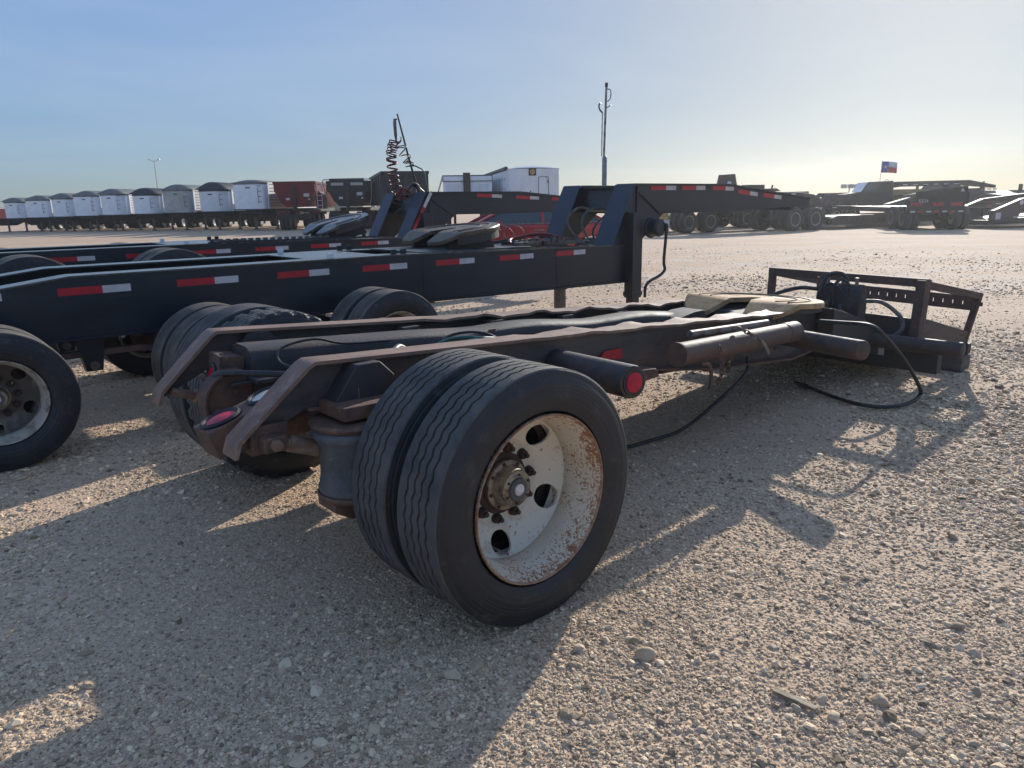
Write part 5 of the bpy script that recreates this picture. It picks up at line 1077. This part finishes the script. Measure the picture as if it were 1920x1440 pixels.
# flag on its pole
t = tag(empty('flag', (21.28, 43.6, 1.9)), 'blue, white and red flag with a white star on a thin pole', 'flag')
MB().tube([(0, 0, 0), (.03, 0, 1.55)], .014, 8).build('flag_pole', M['alu_dull'], t)
MB().tube(curve([(.2, 0, .02), (.25, 0, .35), (.45, 0, .45), (.55, 0, .25), (.35, 0, .12), (.15, 0, .1)]), .015, 8).build('antenna_coil', M['chassis'], t)
def cloth(x0, x1, z0, z1, m, nm):
    b = MB(); nx, nz = 8, 4; vs = []
    for i in range(nx + 1):
        for j in range(nz + 1):
            x = x0 + (x1 - x0) * i / nx; z = z0 + (z1 - z0) * j / nz; k = max(0, x - .05); vs.append((.03 + x, .10 * math.sin(x * 7) * k * 1.6, .85 + z - .12 * k * k * 1.2 * (1 if z > .3 else .6)))
    b.add(vs, [(i * (nz + 1) + j, (i + 1) * (nz + 1) + j, (i + 1) * (nz + 1) + j + 1, i * (nz + 1) + j + 1) for i in range(nx) for j in range(nz)]); o = b.build(nm, m, t, angle=80)
    sm = o.modifiers.new('thick', 'SOLIDIFY'); sm.thickness = .006; return o
bl = cloth(0, .40, 0, .62, M['flag_blue'], 'blue_field'); cloth(.40, .88, .31, .62, M['flag_white'], 'white_stripe'); cloth(.40, .88, 0, .31, M['flag_red'], 'red_stripe')
star = []
for k in range(10): r_ = .11 if k % 2 == 0 else .045; star.append((.23 + r_ * math.sin(k * PI / 5), .85 + .30 + r_ * math.cos(k * PI / 5)))
MB().prism(star, -.04, -.03).build('star', M['flag_white'], t)
# R5: blue truck cab, R6: tan truck with twin stacks, light tower
def tractor(loc, rz, m, label, H=2.3, stacks=False):
    t = tag(empty('truck_tractor', loc, rz), label, 'truck')
    MB().prism([(2.6, .6), (2.6, 1.45), (1.0, 1.6), (.55, H), (-1.2, H + .05), (-1.2, .6)], -1.1, 1.1).build('cab', m, t, bevel=.08)
    MB().prism([(.95, 1.62), (.55, H - .1), (.52, H - .1), (.90, 1.62)], -1.0, 1.0).build('windshield', M['glass'], t)
    for sd in (1, -1):
        MB().prism([(.75, 1.65), (.48, H - .15), (-.2, H - .15), (-.2, 1.65)], sd * 1.101, sd * 1.11).build('side_window', M['glass'], t)
        for x in (1.9, -2.4, -3.7): simple_wheel(t, .5, .30, (x, sd * 1.0, .5), PI if sd > 0 else 0)
        if stacks: MB().tube([(-1.0, sd * 1.0, .9), (-1.0, sd * 1.0, H + .35), (-1.08, sd * 1.0, H + .52)], .07, 10).build('exhaust_stack', M['steel'], t)
        MB().box((1.05, sd * 1.35, 1.85), (.08, .22, .45)).build('mirror', M['chassis'], t)
    MB().span((-4.3, -.5, .75), (-1.2, .5, 1.0)).build('frame', M['chassis'], t)
    if stacks:
        for y in (-.6, -.2, .2, .6): MB().box((.1, y, H + .08), (.16, .12, .07)).build('roof_light', M['amber'], t)
    return t
tractor((25.7, 45.5, 0), R_(150), M['blue_paint'], 'dark blue truck cab roof showing above the black ramp trailer', 2.18)
tractor((27.0, 43.0, -.1), R_(-75), M['brown_steel'], 'brown truck with twin exhaust stacks, behind the ramps at the right edge', 1.75, True)
t = tag(empty('light_tower', (26.7, 60, 0)), 'small portable light tower on a slanted mast above the far trailers', 'light')
MB().tube([(0, 0, 0), (.25, 0, 2.1)], .05, 8).build('mast', M['alu_dull'], t); MB().span((-.5, -.4, .3), (.6, .4, 1.1)).build('base', M['alu_dull'], t)
for x in (-.22, .3, .78):
    MB().box((x, 0, 2.25), (.40, .2, .30)).build('lamp_head', M['alu_dull'], t)
# R7: dark red ramps and lowboy at the right edge
t = frame_az('lowboy_trailer', (20.6, 33.6, 0), 75, 'dark red lowboy with raised pale-topped ramps at the right edge', 'trailer')
DR = M['brown_steel']
MB().prism([(0, .25), (.1, .75), (1.6, 1.25), (5, 1.55), (6.5, 1.6), (6.5, 1.35), (5, 1.3), (1.8, .95), (1.3, .25)], -1.1, -.9).build('ramp_side', DR, t); MB().prism([(0, .25), (.1, .75), (1.6, 1.25), (5, 1.55), (6.5, 1.6), (6.5, 1.35), (5, 1.3), (1.8, .95), (1.3, .25)], .9, 1.1).build('ramp_side', DR, t)
for x_, z_ in ((.5, .84), (1.2, 1.07), (2.0, 1.24), (3.0, 1.34), (4.0, 1.42), (5.0, 1.5), (6.0, 1.55)): MB().box((x_, 0, z_), (.08, 1.78, .08)).build('ramp_bar', M['chassis'], t)
MB().prism([(-.3, .15), (-.3, .35), (7, .65), (7, .30)], -1.2, 1.2).build('deck', M['dump_black'], t)
for k in range(9): MB().lathe([(.06, 1.102), (.0, 1.105)], c=(2.0 + k * .4, 0, 1.15 + k * .03), n=10).build('beam_hole', M['groove'], t)
MB().lathe([(.11, 1.102), (.0, 1.105)], c=(1.55, 0, 1.08), n=14).build('beam_hole', M['white_tape'], t)
MB().box(L(.35, 1.106, .48), (.28, .006, .36)).build('placard', M['white_tape'], t)
for x in (1.2, 2.6, 4.0): MB().box(L(x, 1.206, .42 + x * .035), (.25, .006, .05)).build('reflective_tape', M['white_tape'], t)
far_wheels(t, (5.2, 6.5), .45)

def low_trailer(loc, az, m, label, Ln=9, rise=1.55):
    t = frame_az('flat_trailer', loc, az, label, 'trailer')
    MB().prism([(0, .75), (0, .98), (Ln - 2.4, .98), (Ln - 1.7, rise), (Ln, rise), (Ln, rise - .22), (Ln - 1.3, rise - .25), (Ln - 2.0, .75)], -1.2, -.95).build('side_beam', m, t)
    MB().prism([(0, .75), (0, .98), (Ln - 2.4, .98), (Ln - 1.7, rise), (Ln, rise), (Ln, rise - .22), (Ln - 1.3, rise - .25), (Ln - 2.0, .75)], .95, 1.2).build('side_beam', m, t)
    MB().span((0, -.95, .88), (Ln - 2.3, .95, .94)).build('deck', M['chassis'], t); MB().span((Ln - 1.6, -.95, rise - .12), (Ln - .1, .95, rise - .05)).build('neck_deck', M['chassis'], t)
    MB().prism([(0, .98), (.15, 1.75), (.3, 1.75), (.45, .98)], -1.1, 1.1).build('folded_ramp', m, t)
    far_wheels(t, (1.0, 2.2), .45)
    for k in range(6): MB().box(L(.8 + k * 1.2, 1.203, .9), (.3, .006, .06)).build('reflective_tape', M['white_tape'] if k % 2 else M['red_tape'], t)
    for x in (Ln - 1.5,):
        for sd in (1, -1): MB().box((x, sd * .6, .6), (.14, .14, 1.1)).build('landing_leg', M['chassis'], t)
    return t
low_trailer((15.0, 40.5, 0), 70, M['dump_black'], 'black flat trailer with a folded ramp behind the brown lowboy deck', 9)
low_trailer((22.5, 38.0, 0), 68, M['brown_steel'], 'dark brown flat trailer just right of the black ramp trailer', 8)
low_trailer((12.5, 47.0, 0), 78, M['dump_black'], 'black flat trailer far behind the brown gooseneck', 10, 1.7)
low_trailer((26.0, 50.0, 0), 75, M['dump_black'], 'farthest black flat trailer, under the twin exhaust stacks at right', 9, 1.7)
low_trailer((10.6, 38.5, 0), 66, M['brown_steel'], 'brown flat trailer between the two wheel groups beyond the black neck', 8)

# ================================================================ loose things on the ground
def rock(loc, r, rz, label, sq=(1, .8, .6)):
    bm = bmesh.new(); bmesh.ops.create_icosphere(bm, subdivisions=3, radius=1)
    ph = [random.uniform(0, 6) for _ in range(6)]
    cuts = [(Vector((random.gauss(0, 1), random.gauss(0, 1), random.gauss(0, 1))).normalized(), random.uniform(.62, .9)) for _ in range(9)]
    for v in bm.verts:
        p = v.co.copy()
        for nrm, d in cuts:
            q = p.dot(nrm)
            if q > d: p -= nrm * (q - d) * .9
        p *= 1 + .06 * math.sin(p.x * 5 + ph[0]) * math.sin(p.y * 4 + ph[1]) + .03 * math.sin(p.z * 11 + ph[2])
        v.co = Vector((p.x * r * sq[0], p.y * r * sq[1], p.z * r * sq[2]))
    me = bpy.data.meshes.new('rock'); bm.to_mesh(me); bm.free(); me.polygons.foreach_set('use_smooth', [True] * len(me.polygons)); me.set_sharp_from_angle(angle=R_(40)); me.materials.append(M['stone'])
    o = bpy.data.objects.new('rock', me); link(o); o.location = (loc[0], loc[1], r * sq[2] * .45 - .008); o.rotation_euler = (.1, .05, rz); tag(o, label, 'stone', 'larger stones lying on the gravel'); return o
rock((.418, 2.10), .034, .5, 'largest pale pebble right below the near tyre, on sunlit gravel', (1.1, .9, .75))
rock((.455, 2.06), .020, 1.5, 'smaller grey pebble touching the largest pale one')
rock((-.578, 1.67), .034, .9, 'flat grey stone at the bottom edge, left of the middle', (1.25, .7, .25))
rock((1.517, 2.24), .022, .2, 'pale block-shaped pebble alone near the right edge', (1.2, .8, .6))
rock((.90, 1.80), .024, 1.1, 'pale pebble beside the right end of the wood splinter')
rock((1.06, 1.86), .026, 2.2, 'tan pebble right of the wood splinter', (1.2, .9, .7))
rock((-.42, 2.22), .024, .3, 'brown pebble in the shade left of the near tyre')
a, b_ = Vector((.764, 1.907, .008)), Vector((.86, 1.815, .010)); d = (b_ - a)
sp = MB().prism([(0, -.006), (.02, -.008), (d.length, -.004), (d.length * .97, .004), (.03, .007), (0, .004)], -.009, .009).build('wood_splinter', M['wood'], bevel=.001)
sp.location = a; sp.rotation_euler = (.15, 0, math.atan2(d.y, d.x)); tag(sp, 'short pale splinter of wood lying on the gravel', 'wood')

# ================================================================ haze: thin volume added to veil the backlit distance
hz = MB().span((-90, -6, -3.2), (90, 230, 9.6)).build('haze', M['ink'])
hm = bpy.data.materials.new('haze'); hm.use_nodes = True; hn = hm.node_tree.nodes; hn.clear()
pv = hn.new('ShaderNodeVolumePrincipled'); pv.inputs['Color'].default_value = (.93, .96, 1, 1); pv.inputs['Density'].default_value = .0008; pv.inputs['Anisotropy'].default_value = .70
ho = hn.new('ShaderNodeOutputMaterial'); hm.node_tree.links.new(pv.outputs[0], ho.inputs['Volume']); hz.data.materials.clear(); hz.data.materials.append(hm); tag(hz, 'thin bright haze over the yard', None, None, 'stuff')
